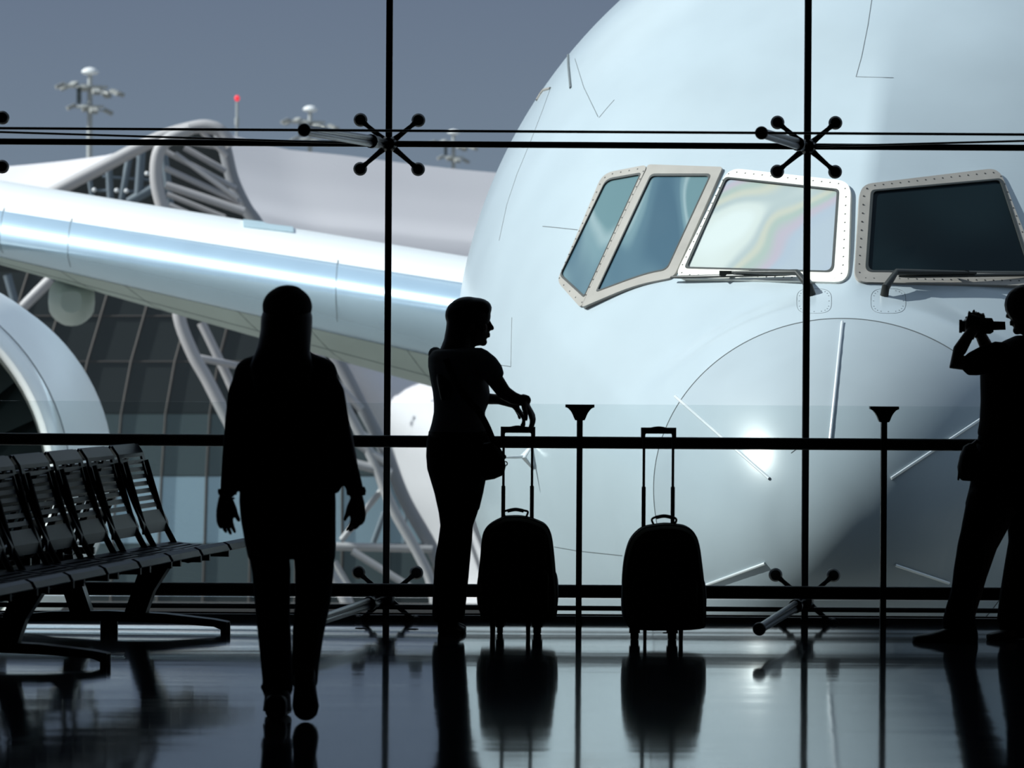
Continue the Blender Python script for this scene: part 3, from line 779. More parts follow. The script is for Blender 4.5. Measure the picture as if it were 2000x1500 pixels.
# inner fuselage wing fairing
# engine ----------------------------------------------------------------
DE = 52.0
ec = P(-290, 950, DE); es = F/DE; RO = 440/es; RI = 378/es
eng = q = MB(); ax = Vector((.03, 1, 0)).normalized()
q.lathe(ec, ax, [(.38, RO*.955), (.9, RO*.98), (1.8, RO), (3.2, RO*.995), (5, RO*.94), (6.6, RO*.80), (6.62, RO*.74)], 96, cap=False)
en = q.obj('engine', M_['nacelle'], plane)
lipr = []
for k_ in range(15):
    a = math.pi*(k_/14.) ; rm = (RO*.955+RI)/2; dr = (RO*.955-RI)/2
    lipr.append((.38-.42*math.sin(a), rm+dr*math.cos(a)))
q = MB(); q.lathe(ec, ax, lipr, 96, cap=False); q.obj('inlet_lip', M_['lip'], en)
q = MB(); q.lathe(ec, ax, [(.38, RI), (.7, RI*.965), (1.1, RI*.95), (2.6, RI*.97)], 96, cap=False); q.obj('inlet_duct', M_['inlet'], en)
q = MB(); q.lathe(ec+ax*2.6, ax, [(0, RI*.97), (.05, .1)], 64); q.obj('fan_disc', M_['fan'], en)
q = MB(); q.lathe(ec+ax*1.8, ax, [(0, .02), (.25, .28), (.6, .5), (.9, .6)], 32); q.obj('spinner', M_['fan'], en)
ea, eb = frame(ax)
for k_ in range(24):
    a = 2*math.pi*k_/24; rd = ea*math.cos(a)+eb*math.sin(a); tn = -ea*math.sin(a)+eb*math.cos(a); vs = []
    for r_, tw in ((.5, .12), (1.2, .2), (RI*.95, .30)):
        for sgn in (-1, 1):
            for th_ in (0, .03): vs.append(ec+ax*(2.35+sgn*.16+th_)+rd*r_+tn*(sgn*tw))
    q = MB(); q.add(vs, [(0, 2, 6, 4), (4, 6, 10, 8), (1, 5, 7, 3), (5, 9, 11, 7), (0, 4, 5, 1), (4, 8, 9, 5), (2, 3, 7, 6), (6, 7, 11, 10)]); q.obj('fan_blade', M_['fan'], en, False)
# joints round the nacelle
for h_, r_ in ((.40, RO*.957),):
    q = MB(); q.tube([ec+ax*h_+(ea*math.cos(a)+eb*math.sin(a))*(r_+.002) for a in [2*math.pi*k_/96 for k_ in range(96)]], .007, 5, closed=True); q.obj('nacelle_joint', M_['seam'], en)
q = MB(); rr = []
for u, zt_, zb2, hw in ((1.4, RO*.97, RO*.7, .03), (3, RO+.02, RO*.7, .16), (6, RO+.10, RO*.6, .2), (9, RO+.16, RO*.55, .2), (12.5, RO+.10, RO*.6, .2), (15.5, RO*.9, RO*.8, .08)):
    c = ec+Vector((-.04, 1, 0))*u; rr.append([c+Vector((-hw, 0, zb2)), c+Vector((hw, 0, zb2)), c+Vector((hw, 0, zt_)), c+Vector((-hw, 0, zt_))])
q.rings(rr)
q.obj('engine_pylon', M_['nacelle'], plane)
# nose gear, under the frame
ng = TIP+UB*5.5; q = MB(); q.tube([Vector((ng.x, ng.y, -2.3)), Vector((ng.x, ng.y, GZ+.6))], .14, 14); gear = q.obj('nose_gear', M_['strip'], plane)
for sgn in (-1, 1):
    q = MB(); q.lathe(Vector((ng.x, ng.y, GZ+.62))+LAT*(sgn*.18), LAT*sgn, [(0, .2), (0, .58), (.08, .62), (.28, .62), (.36, .56), (.36, .2)], 28); q.obj('wheel', M_['plastic'], gear)
for sgn in (-1, 1):
    c = TIP+UB*31+LAT*(sgn*4.2)
    q = MB(); q.tube([Vector((c.x, c.y, -1.6)), Vector((c.x, c.y, GZ+.7))], .22, 14); mg = q.obj('main_gear', M_['strip'], plane)
    for a in (-1, 1):
        for b2 in (-1, 1):
            q = MB(); q.lathe(Vector((c.x, c.y, GZ+.72))+LAT*(a*.3)+UB*(b2*.85), LAT*a, [(0, .2), (0, .68), (.08, .72), (.36, .72), (.45, .66), (.45, .2)], 28); q.obj('wheel', M_['plastic'], mg)

# ------------------------------------------------------------------ bench
U = Vector((.19, .982, 0)).normalized(); V = Vector((U.y, -U.x, 0))
C1 = P(228, 1228, 1.0); C1 = P(213, 1226, 21.75); C1.z = 0
bench = thing('waiting_bench', 'back-to-back row of slatted steel seats on a shared beam, left of the walking woman', 'bench', (C1.x, C1.y, 0))
def L(u, v, z): return C1+U*u+V*v+Vector((0, 0, z))
SP = .545
def slotted(name, u0, prof, w, slots, parent, m, sgn, rails=.045, th=.012):
    """perforated plate: prof = list of (v,z) from one edge to the other; slots = set of strips that are open"""
    q = MB(); n = len(prof)
    nrm = []
    for i in range(n):
        a = prof[max(i-1, 0)]; b = prof[min(i+1, n-1)]; t = Vector((b[0]-a[0], b[1]-a[1])).normalized(); nrm.append(Vector((-t.y, t.x)))
    cols = [-w/2, -w/2+rails, w/2-rails, w/2]
    crown = [0, .012, .012, 0]
    def pt(i, u, side, cr_):
        v, z = prof[i]; nn = nrm[i]; v += nn.x*(th*side+cr_); z += nn.y*(th*side+cr_)
        return L(u0+u, sgn*v, z)
    for i in range(n-1):
        for c in range(3):
            if c == 1 and i in slots: continue
            ua, ub = cols[c], cols[c+1]
            vs = [pt(i, ua, 0, 0), pt(i, ub, 0, 0), pt(i+1, ub, 0, 0), pt(i+1, ua, 0, 0), pt(i, ua, 1, 0), pt(i, ub, 1, 0), pt(i+1, ub, 1, 0), pt(i+1, ua, 1, 0)]
            q.add(vs, [(0, 1, 2, 3), (7, 6, 5, 4), (0, 4, 5, 1), (1, 5, 6, 2), (2, 6, 7, 3), (3, 7, 4, 0)])
    return q.obj(name, m, parent, False)
# backrest profile: from top (v .035,z .935) to bottom (v .19,z .475), slightly curved
def backprof():
    pr = []; ys = [0]
    for k_ in range(8): ys += [.13+k_*.092, .13+k_*.092+.034]
    ys = [0, .05, .10]+[y for k_ in range(8) for y in (.135+k_*.083, .135+k_*.083+.036)]+[.90, .96, 1.0]
    for t in ys:
        v = .025+.165*t+.018*math.sin(math.pi*t)*-1+(-.02*(1-t/.1) if t < .1 else 0)+(-.02*(t-.9)/.1 if t > .9 else 0)
        pr.append((v,   .915-.435*t))
    return pr, {i for i in range(3, 19, 2)}
def seatprof():
    ys = [0, .06]+[y for k_ in range(7) for y in (.11+k_*.115, .11+k_*.115+.05)]+[.93, .97, 1.0]
    pr = [(.20+.43*t, .415+.035*t-.03*math.sin(math.pi*t)-(.04*((t-.93)/.07)**2 if t > .93 else 0)) for t in ys]
    return pr, {i for i in range(2, 16, 2)}
bp_, bs_ = backprof(); sp_, ss_ = seatprof()
NS = 8
for sgn in (1, -1):
    for k_ in range(NS):
        u0 = .20-SP*k_+(.02 if sgn > 0 else .06)
        b1 = slotted('backrest', u0, bp_, .455, bs_, bench, M_['seat'], sgn)
        slotted('seat', u0, sp_, .50, ss_, bench, M_['seat'], sgn, .05)
        for uu in (-.19, .19):
            q = MB(); q.tube([L(u0+uu, sgn*.25, .36), L(u0+uu, sgn*.215, .43), L(u0+uu, sgn*.165, .52), L(u0+uu, sgn*.07, .84)], [.014, .016, .016, .012], 8); q.obj('bracket', M_['seat_frame'], bench)
            q = MB(); q.box(L(u0+uu, sgn*.36, .372), (.30, .022, .035), Matrix.Rotation(math.atan2(V.y, V.x), 3, 'Z')); q.obj('seat_bracket', M_['seat_frame'], bench, False)
    q = MB(); q.tube([L(.40, sgn*.30, .355), L(.20-SP*(NS-1)-.35, sgn*.30, .355)], .026, 12); q.obj('beam', M_['beam'], bench)
    q = MB(); q.tube([L(.39, sgn*.30, .355), L(.42, sgn*.30, .355)], .036, 12); q.obj('beam_cap', M_['seat_frame'], bench)
for ub_ in (0, -2.12, -4.0):
    for sgn in (1, -1):
        q = MB(); rr = []
        for z, v, hw, hd in ((.06, .13, .055, .03), (.2, .18, .055, .03), (.34, .25, .075, .035), (.375, .28, .10, .035)):
            rr.append([L(ub_+du, sgn*v+dv, z) for du, dv in ((-hd, -hw), (hd, -hw), (hd, hw), (-hd, hw))])
        q.rings(rr); q.obj('leg', M_['seat_frame'], bench, False)
    q = MB(); rr = []
    for v, z0, z1, w in ((-.56, .004, .055, .035), (-.50, .03, .066, .04), (-.3, .045, .090, .045), (0, .05, .10, .05), (.3, .045, .09, .045), (.55, .03, .066, .04), (.615, .004, .055, .035)):
        rr.append([L(ub_-w, v, z0), L(ub_+w, v, z0), L(ub_+w, v, z1), L(ub_-w, v, z1)])
    q.rings(rr); q.obj('foot', M_['seat_frame'], bench, False)
    for v in (-.555, .60, -.02, .02):
        q = MB(); q.tube([L(ub_, v, .0), L(ub_, v, .05)], .025, 12); q.obj('foot_pad', M_['plastic'], bench)

# ------------------------------------------------------------------ suitcases
def suitcase(name_label, base_y, d, body, wheels, poles, hb, grip, lab, lx, rx):
    s_ = F/d; c = P((lx+rx)/2, base_y, d); t = thing('suitcase', lab, 'suitcase', (c.x, d, 0), 'upright trolley suitcases')
    z0 = P((lx+rx)/2, base_y, d).z        # close to zero
    def Q(px, py, dy=0): p = P(px, py, d); p.y += dy; p.z -= z0; return p
    ol = smoothpts([Q(x, y) for x, y in body]+[Q(*body[0])], 3)[:-1]
    cc = sum(ol, Vector())/len(ol)
    prof = [(-.135, .86), (-.13, .92), (-.105, .975), (-.06, 1.0), (.07, 1.0), (.11, .98), (.125, .93)]
    q = MB(); q.rings([[cc+(p-cc)*k_+Vector((0, dy, 0)) for p in ol] for dy, k_ in prof]); q.obj('body', M_['case'], t)
    for dy in (-.085, .05):
        q = MB(); q.tube([cc+(p-cc)*(1.002 if dy > 0 else .995)+Vector((0, dy, 0)) for p in ol], .0035, 6, closed=True); q.obj('piping', M_['case_dark'], t)
    # front pockets
    top = min(y for x, y in body); bot = max(y for x, y in body); H = bot-top; cx = (lx+rx)/2
    for a, b_, wf, dep in ((.50, .93, .40, .035), (.14, .46, .36, .02)):
        w = (rx-lx)*wf; pl = [(cx-w, top+H*a+8), (cx-w+8, top+H*a), (cx+w-8, top+H*a), (cx+w, top+H*a+8), (cx+w, top+H*b_-8), (cx+w-8, top+H*b_), (cx-w+8, top+H*b_), (cx-w, top+H*b_-8)]
        qq = [Q(x, y) for x, y in pl]; c2 = sum(qq, Vector())/8
        q = MB(); q.rings([[c2+(p-c2)*k_+Vector((0, dy, 0)) for p in qq] for dy, k_ in ((-.13, 1), (-.14-dep*.6, 1), (-.14-dep, .95))]); pk = q.obj('front_pocket', M_['case'], t)
        q = MB(); q.tube([Q(cx-w+6, top+H*a+7, -.142-dep), Q(cx+w-6, top+H*a+7, -.142-dep)], .004, 6); q.obj('zipper', M_['case_dark'], pk)
    # side pocket bulges
    for x, sg in ((lx, 1), (rx, -1)):
        q = MB(); q.ell(Q(x+sg*3, top+H*.72, .0), (.018, 0, 0), (0, .08, 0), (0, 0, .10), 14, 10); q.obj('side_pocket', M_['case_dark'], t)
    for px in poles:
        zm = hb+118/1.0
        q = MB(); q.box((Q(px, 0).x, d+.07, (Q(px, hb).z+Q(px, hb+122).z)/2), (.013, .012, Q(px, hb).z-Q(px, hb+122).z)); q.obj('pole', M_['pole'], t, False)
        q = MB(); q.box((Q(px, 0).x, d+.07, (Q(px, hb+115).z+Q(px, top+70).z)/2), (.020, .016, Q(px, hb+115).z-Q(px, top+70).z)); q.obj('pole', M_['pole'], t, False)
    xa, xb = Q(poles[0]-6, 0).x, Q(poles[1]+6, 0).x; zt = Q(cx, hb-1).z; zb_ = Q(cx, hb+11).z
    q = MB(); n_ = 14; rr = []
    for i in range(n_+1):
        u = i/n_; x = lerp(xa, xb, u); bul = .006*max(0, 1-((u-.5)/.22)**2); top_ = zt+bul; bt = zb_-(.0 if .12 < u < .88 else .022)
        rr.append([Vector((x, d+.055, bt)), Vector((x, d+.055, top_)), Vector((x, d+.088, top_)), Vector((x, d+.088, bt))])
    q.rings(rr); q.obj('pull_handle', M_['plastic'], t, False)
    g0, g1, gy, gt = grip
    q = MB(); q.tube(smoothpts([Q(g0+4, gy+10), Q(g0, gy), Q(g0+8, gt+2), Q((g0+g1)/2, gt), Q(g1-8, gt+2), Q(g1, gy), Q(g1-4, gy+11)], 4), .0055, 8); q.obj('carry_handle', M_['case_dark'], t)
    q = MB(); q.tube(smoothpts([Q(g0+8, gt+3), Q((g0+g1)/2, gt), Q(g1-8, gt+3)], 4), .009, 8); q.obj('grip_sleeve', M_['case_dark'], t)
    for x0, x1 in wheels[:2]:
        xm = Q((x0+x1)/2, 0).x; ww = (x1-x0)/s_/2
        q = MB(); q.lathe(Vector((xm-ww, d+.09, .030)), (1, 0, 0), [(0, .008), (0, .027), (.004, .030), (2*ww-.004, .030), (2*ww, .027), (2*ww, .008)], 20); q.obj('wheel', M_['plastic'], t)
        q = MB(); q.box((xm, d+.085, .065), (2*ww+.012, .05, .065)); q.obj('wheel_housing', M_['case_dark'], t, False)
    for x0, x1 in wheels[2:]:
        q = MB(); q.tube([Vector((Q((x0+x1)/2, 0).x, d-.09, .0)), Vector((Q((x0+x1)/2, 0).x, d-.09, .10))], [(x1-x0)/s_/2*.8, (x1-x0)/s_/2], 10); q.obj('foot_stand', M_['case_dark'], t)
    return t
b1 = [(986, 1010), (1008, 1009), (1028, 1011), (1050, 1018), (1066, 1027), (1076, 1046), (1081, 1080), (1085, 1125), (1088, 1160), (1086, 1202), (1070, 1212), (1010, 1214), (950, 1212), (940, 1207), (936, 1170), (934, 1138), (939, 1090), (942, 1055), (948, 1036), (962, 1022)]
suitcase('a', 1241, 21.6, b1, [(978, 990), (1049, 1065), (964, 976), (1034, 1044)], (989, 1045), 836, (983, 1031, 1001, 996), 'olive-black trolley suitcase under the standing woman\'s hand, left of the post', 935, 1087)
b2_ = [(1274, 1025), (1298, 1022), (1322, 1024), (1340, 1028), (1356, 1041), (1364, 1062), (1369, 1096), (1373, 1130), (1377, 1170), (1376, 1213), (1366, 1225), (1300, 1228), (1240, 1226), (1224, 1214), (1218, 1175), (1216, 1138), (1219, 1098), (1226, 1066), (1236, 1046), (1254, 1030)]
suitcase('b', 1251, 21.25, b2_, [(1240, 1256), (1313, 1330), (1262, 1270), (1331, 1341)], (1264, 1321), 836, (1273, 1321, 1014, 1007), 'olive-black trolley suitcase standing alone right of the post', 1217, 1376)
# floor caps
for px, py, lab in ((705, 1229, 'small dark round cap in the floor, left of the left rod foot'), (806, 1230, 'small dark round cap in the floor, beside the standing woman'), (1306, 1234, 'small dark round cap in the floor, under the lone suitcase')):
    d = F*EYE/(py-630+0); p = P(px, py, d)
    q = MB(); q.lathe((p.x, d, 0), (0, 0, 1), [(0, .03), (.002, .03), (.003, .022)], 20); tag(q.obj('floor_cap', M_['gasket']), lab, 'floor cap', 'caps set in the floor')

# ------------------------------------------------------------------ people
def remesh(name, mb, vox, m, parent, smooth_it=4):
    off = ORG.get(parent, Vector((0, 0, 0)))
    me = mb.mesh(name+'_raw', off, False, [m])
    tmp = bpy.data.objects.new('tmp', me); COL.objects.link(tmp)
    md = tmp.modifiers.new('r', 'REMESH'); md.mode = 'VOXEL'; md.voxel_size = vox; md.adaptivity = 0
    if smooth_it:
        ms = tmp.modifiers.new('s', 'SMOOTH'); ms.factor = .5; ms.iterations = smooth_it
    dg = bpy.context.evaluated_depsgraph_get(); dg.update()
    m2 = bpy.data.meshes.new_from_object(tmp.evaluated_get(dg)); m2.name = name
    bpy.data.objects.remove(tmp); m2.materials.clear(); m2.materials.append(m); m2.shade_smooth()
    o = bpy.data.objects.new(name, m2); COL.objects.link(o); o.parent = parent; ORG[o] = off
    return o
def hand(mb, w, d, side, nrm, curl=.35, size=1.0, spread=.12, thumb=.9, lens=(.072, .080, .074, .058)):
    w = Vector(w); d = Vector(d).normalized(); side = (Vector(side)-d*Vector(side).dot(d)).normalized(); nrm = d.cross(side)*(1 if d.cross(side).dot(Vector(nrm)) > 0 else -1)
    z = size
    rr = []
    for h, ws, th in ((-.02, .026, .020), (.0, .027, .019), (.03, .036, .017), (.065, .041, .015), (.088, .040, .012), (.096, .03, .008)):
        rr.append([w+d*h*z+side*math.cos(a)*ws*z+nrm*math.sin(a)*th*z for a in [2*math.pi*k_/14 for k_ in range(14)]])
    mb.rings(rr)
    for i, off in enumerate((.030, .010, -.010, -.029)):
        b = w+d*.080*z+side*off*z; fat = 1.16; fd = (d+side*spread*off/.03).normalized(); Lf = lens[i]*z; pts = [(b, .0092*z*fat)]; p = b; c = curl*(1+.15*i)
        for k_, fr in enumerate((.45, .32, .26)):
            rot = Matrix.Rotation(c if k_ else c*.7, 3, fd.cross(nrm).normalized()); fd = (rot @ fd).normalized()
            p = p+fd*Lf*fr; pts.append((p, (.0082, .0076, .0066)[k_]*z*fat))
        mb.limb(pts, 8)
    b = w+d*.022*z+side*.022*z; td = (d*1.0+side*thumb+nrm*.3).normalized(); p1 = b+td*.036*z; td2 = (td+d*.5).normalized(); p2 = p1+td2*.03*z; p3 = p2+(td2+nrm*.25).normalized()*.024*z
    mb.limb([(b, .015*z), (p1, .012*z), (p2, .0105*z), (p3, .009*z)], 8)
def head(mb, c, face, up=Vector((0, 0, 1)), k=1.0, neck_to=None):
    """c: middle of the head; face: unit vector the face looks to"""
    f = Vector(face).normalized(); up = (up-f*up.dot(f)).normalized(); s_ = f.cross(up).normalized(); c = Vector(c)
    mb.ell(c+up*.025*k-f*.008*k, s_*.074*k, f*.092*k, up*.088*k)
    mb.ell(c-up*.045*k+f*.028*k, s_*.056*k, f*.060*k, up*.068*k)
    mb.ell(c-up*.092*k+f*.062*k, s_*.026*k, f*.022*k, up*.020*k, 10, 6)      # chin
    mb.ell(c+up*.030*k+f*.076*k, s_*.045*k, f*.014*k, up*.012*k, 10, 6)      # brow
    mb.limb([(c+up*.018*k+f*.083*k, .008*k), (c-up*.008*k+f*.095*k, .010*k), (c-up*.024*k+f*.104*k, .012*k)], 8)   # nose
    mb.ell(c-up*.029*k+f*.092*k, s_*.018*k, f*.012*k, up*.009*k, 8, 6)
    for dz in (-.052, -.064): mb.ell(c+up*dz*k+f*.088*k, s_*.024*k, f*.010*k, up*.0062*k, 8, 6)   # lips
    for sg in (-1, 1):
        mb.ell(c+up*.006*k+f*.072*k+s_*sg*.031*k, s_*.014*k, f*.012*k, up*.009*k, 8, 6)        # eye
        mb.ell(c-up*.012*k-f*.004*k+s_*sg*.076*k, s_*.010*k, f*.020*k, up*.032*k, 8, 6)        # ear
        mb.ell(c-up*.022*k+f*.056*k+s_*sg*.040*k, s_*.022*k, f*.022*k, up*.026*k, 8, 6)        # cheek
    if neck_to is not None: mb.limb([(c-up*.05*k-f*.02*k, .052*k), ((c-up*.10*k-f*.018*k+Vector(neck_to))/2, .052*k), (Vector(neck_to), .060*k)], 14)
def foot(mb, heel, toe, w=.045, h=.075, up=Vector((0, 0, 1))):
    heel = Vector(heel); toe = Vector(toe); d = (toe-heel); Lf = d.length; d.normalize(); up = (up-d*up.dot(d)).normalized(); s_ = d.cross(up)
    rr = []
    for u, ww, hh in ((0, .5, .6), (.03, .78, .95), (.15, .85, 1.0), (.35, .85, .92), (.55, .95, .68), (.75, 1.05, .5), (.9, .9, .42), (.98, .6, .34), (1.0, .3, .2)):
        rr.append([heel+d*Lf*u+s_*math.copysign(abs(math.cos(a))**.7, math.cos(a))*w*ww+up*(h*hh*.5+math.copysign(abs(math.sin(a))**.6, math.sin(a))*h*hh*.5) for a in [2*math.pi*k_/16 for k_ in range(16)]])
    mb.rings(rr)
def foot_sole(o, *a): pass
class Fig:
    def __init__(s, d, z0=0): s.d = d; s.s = F/d; s.z0 = z0
    def p(s, x, y, dy=0):
        v = P(x, y, s.d); v.z -= s.z0; v.y += dy; return v
    def stack(s, mb, rows, n=28, pw=1.0):
        """rows: (x left, x right, y, half depth, depth shift)"""
        rr = []
        for xl, xr, y, hd, dy in rows:
            c = s.p((xl+xr)/2, y, dy); a = (xr-xl)/2/s.s
            rr.append([c+Vector((math.copysign(abs(math.cos(q))**pw, math.cos(q))*a, math.sin(q)*hd, 0)) for q in [2*math.pi*k_/n for k_ in range(n)]])
        mb.rings(rr)
    def lb(s, mb, pts, n=16):   # pts: (x, y, r px, dy)
        mb.limb([(s.p(x, y, dy), r/s.s) for x, y, r, dy in pts], n)

# --- walking woman, seen from behind
d = F*EYE/(1403-630-(.0062*-455)); d = 17.05
A = Fig(d, P(540, 1405, d).z)
per = thing('person', 'woman in cap and dark jacket walking away between bench and window', 'person', (A.p(560, 1405).x, d, 0))
b = MB()
head(b, A.p(562, 622, .0), (0, 1, 0), k=1.02, neck_to=A.p(562, 700))
A.stack(b, [(520, 605, 706, .06, 0), (478, 650, 735, .085, 0), (475, 652, 800, .10, 0), (492, 645, 880, .09, 0), (488, 650, 960, .10, 0), (490, 645, 1010, .11, 0), (510, 630, 1060, .09, 0)])
A.lb(b, [(482, 745, 22, 0), (463, 850, 19, 0), (450, 905, 16, -.01), (443, 972, 12.5, -.02)])
A.lb(b, [(640, 745, 22, 0), (668, 850, 19, 0), (682, 905, 16, -.01), (695, 972, 12.5, -.02)])
A.lb(b, [(530, 1020, 38, 0), (532, 1150, 27, -.01), (538, 1260, 22, 0), (541, 1360, 15, .02), (541, 1385, 15, .02)])
A.lb(b, [(610, 1020, 38, 0), (610, 1150, 27, .02), (602, 1240, 22, -.08), (600, 1330, 15, -.20)])
hand(b, A.p(441, 970, -.02), (-.06, .05, -1), (.75, .65, 0), (.65, -.75, 0), curl=.24, size=.98, thumb=.55)
hand(b, A.p(697, 970, -.02), (.10, .05, -1), (-.75, .65, 0), (-.65, -.75, 0), curl=.36, size=.96, thumb=.6)
foot(b, A.p(541, 1398, -.09), A.p(541, 1398, .13), .036, .07)
foot(b, A.p(601, 1340, -.30), A.p(601, 1388, -.16), .036, .06)
remesh('body', b, .005, M_['skin'], per, 1)
b = MB()
A.stack(b, [(520, 602, 690, .07, 0), (500, 620, 698, .085, 0), (476, 642, 706, .10, 0), (464, 654, 716, .11, 0), (458, 658, 728, .115, 0), (455, 660, 742, .115, 0), (465, 655, 780, .125, 0), (484, 655, 830, .13, 0), (486, 662, 870, .13, 0), (482, 668, 920, .14, 0), (470, 670, 952, .145, 0), (464, 664, 963, .145, 0), (470, 660, 968, .14, 0)], pw=.9)
A.lb(b, [(486, 746, 30, 0), (472, 775, 28, 0), (462, 850, 25, 0), (456, 905, 23, -.01), (447, 962, 17, -.02)])
A.lb(b, [(629, 746, 30, 0), (645, 775, 29, 0), (662, 850, 24, 0), (676, 905, 21, -.01), (694, 962, 17, -.02)])
jk = remesh('jacket', b, .008, M_['black_cloth'], per, 3)
for x, y in ((445, 963), (696, 964)):
    b = MB(); b.tube([A.p(x-1, y-6, -.02), A.p(x, y, -.02), A.p(x, y+8, -.02)], [18/A.s, 19.5/A.s, 18/A.s], 16)
    b.obj('cuff', M_['black_cloth'], per)
b = MB()
A.stack(b, [(468, 655, 955, .125, 0), (467, 656, 985, .13, 0), (470, 656, 1020, .14, 0), (477, 656, 1060, .14, 0), (484, 655, 1095, .12, 0)], pw=.85)
A.lb(b, [(524, 1075, 40, 0), (530, 1122, 38, 0), (533, 1200, 34, -.01), (538, 1270, 32, 0), (542, 1335, 30, .01), (541, 1352, 31, .02)])
A.lb(b, [(613, 1075, 41, 0), (614, 1122, 38, .01), (611, 1180, 35, .0), (603, 1240, 31, -.06), (600, 1300, 26.5, -.15), (600, 1330, 25, -.20)])
b.ell(A.p(522, 1348, .02), (14/A.s, 0, 0), (0, .03, 0), (0, 0, 9/A.s))
remesh('jeans', b, .0055, M_['jeans'], per, 2)
b = MB(); foot(b, A.p(541, 1405, -.12), A.p(541, 1405, .15), .052, .095); A.stack(b, [(514, 570, 1392, .06, -.03), (517, 568, 1365, .055, -.01), (520, 565, 1352, .05, 0)])
b.obj('shoe', M_['shoe'], per)
b = MB(); foot(b, A.p(601, 1322, -.33), A.p(602, 1404, -.19), .050, .10, Vector((0, 1, .3)))
b.obj('shoe', M_['shoe'], per)
b = MB()
A.stack(b, [(532, 590, 580, .065, 0), (520, 603, 592, .09, -.005), (510, 611, 625, .115, -.015), (509, 610, 652, .11, -.03), (504, 608, 680, .09, -.05), (498, 608, 697, .075, -.065), (490, 616, 720, .05, -.085), (498, 610, 760, .035, -.10), (515, 596, 800, .02, -.11)])
hr_ = remesh('hair', b, .007, M_['hair'], per, 3)
b = MB()
A.stack(b, [(522, 601, 583, .09, 0), (515, 608, 597, .12, -.005), (513, 609, 612, .125, -.01), (515, 607, 620, .118, -.01)])
b.ell(A.p(561, 604, 0), (49/A.s, 0, 0), (0, .125, 0), (0, 0, 41/A.s), 24, 16); b.ell(A.p(562, 576, 0), (30/A.s, 0, 0), (0, .08, 0), (0, 0, 14.5/A.s))
cp = remesh('cap', b, .006, M_['cap'], per, 2)
b = MB(); b.rings([[A.p(x, y, -.14-dy) for x, y in ((527, 632), (548, 630), (550, 659), (529, 660))] for dy in (-.02, .006)]); tag(b.obj('hair_clip', M_['olive'], per, False), 'dull olive hair clip')
b = MB(); b.tube([A.p(443, 978, -.02)+Vector((math.cos(a)*15/A.s, math.sin(a)*.03, 0)) for a in [2*math.pi*k_/16 for k_ in range(16)]], .004, 6, closed=True); b.obj('bracelet', M_['pole'], per)

# --- standing woman in profile
d = 21.75
B = Fig(d, P(875, 1234, d).z)
per = thing('person', 'long-haired woman in light shirt standing in profile behind the left suitcase', 'person', (B.p(880, 1230).x, d, 0))
b = MB(); fd = Vector((1, .12, -.02)).normalized()
head(b, B.p(919, 629, 0), fd, k=1.04, neck_to=B.p(901, 690))
B.stack(b, [(880, 925, 682, .06, 0), (850, 948, 700, .13, 0), (843, 950, 740, .15, 0), (850, 948, 790, .12, 0), (852, 940, 840, .12, 0), (845, 950, 900, .14, 0), (850, 945, 950, .13, 0), (870, 930, 990, .10, 0)])
# near arm: shoulder, elbow, wrist
B.lb(b, [(940, 706, 19, -.10), (962, 733, 17, -.12), (985, 765, 14.5, -.13), (1003, 776, 12.5, -.13), (1016, 780, 11, -.12)])
B.lb(b, [(1016, 780, 11, -.12), (1026, 780, 11.5, -.12)])
# far arm with level forearm
B.lb(b, [(860, 705, 18, .12), (905, 755, 15, .14), (948, 778, 11.5, .06), (975, 779, 10, -.02), (1006, 786, 10.5, -.08)])
hand(b, B.p(1020, 779, -.12), (.55, -.15, -.85), (-.2, -1, 0), (-1, 0, -.4), curl=.38, size=1.08, spread=.32)
hand(b, B.p(1002, 787, -.08), (.62, .1, -.78), (0, 1, 0), (-1, 0, -.2), curl=.34, size=.9, spread=.4)
B.lb(b, [(893, 990, 33, .03), (890, 1030, 28, .03), (886, 1110, 21, .03), (880, 1205, 13, .03)])
B.lb(b, [(893, 990, 33, -.05), (888, 1030, 28, -.05), (884, 1110, 21, -.05), (876, 1205, 13, -.05)])
foot(b, B.p(862, 1232, -.07), B.p(902, 1232, -.13), .035, .06); foot(b, B.p(864, 1232, .05), B.p(904, 1232, .03), .035, .06)
remesh('body', b, .005, M_['skin'], per, 1)
b = MB()
B.stack(b, [(872, 940, 678, .09, .0), (845, 950, 684, .16, 0), (836, 958, 697, .175, 0), (836, 955, 715, .18, 0), (840, 953, 740, .17, 0), (845, 957, 765, .16, 0), (847, 955, 785, .15, 0), (847, 947, 805, .14, 0), (843, 950, 825, .145, 0), (837, 956, 845, .15, 0), (838, 955, 852, .15, 0)])
B.lb(b, [(938, 697, 20, -.12), (952, 712, 23, -.13), (963, 726, 22, -.13)])
B.lb(b, [(850, 692, 16, .14), (868, 718, 22, .15)])
remesh('shirt', b, .008, M_['tee'], per, 3)
b = MB()
B.stack(b, [(838, 957, 840, .145, 0), (833, 962, 862, .155, 0), (832, 962, 890, .16, 0), (834, 955, 915, .155, 0), (840, 949, 935, .15, 0), (848, 944, 962, .14, 0), (856, 936, 995, .13, 0)])
for dy in (.055, -.055):
    B.stack(b, [(848, 944, 960, .085, dy), (857, 933, 1000, .08, dy), (860, 924, 1025, .072, dy), (856, 922, 1055, .07, dy), (850, 919, 1085, .07, dy), (847, 915, 1130, .07, dy), (845, 911, 1170, .072, dy), (844, 908, 1200, .075, dy), (848, 907, 1212, .072, dy)])
remesh('jeans', b, .008, M_['jeans'], per, 2)
q = MB(); B.stack(q, [(837, 957, 842, .153, 0), (836, 958, 853, .155, 0)]); q.obj('belt', M_['shoe'], per)
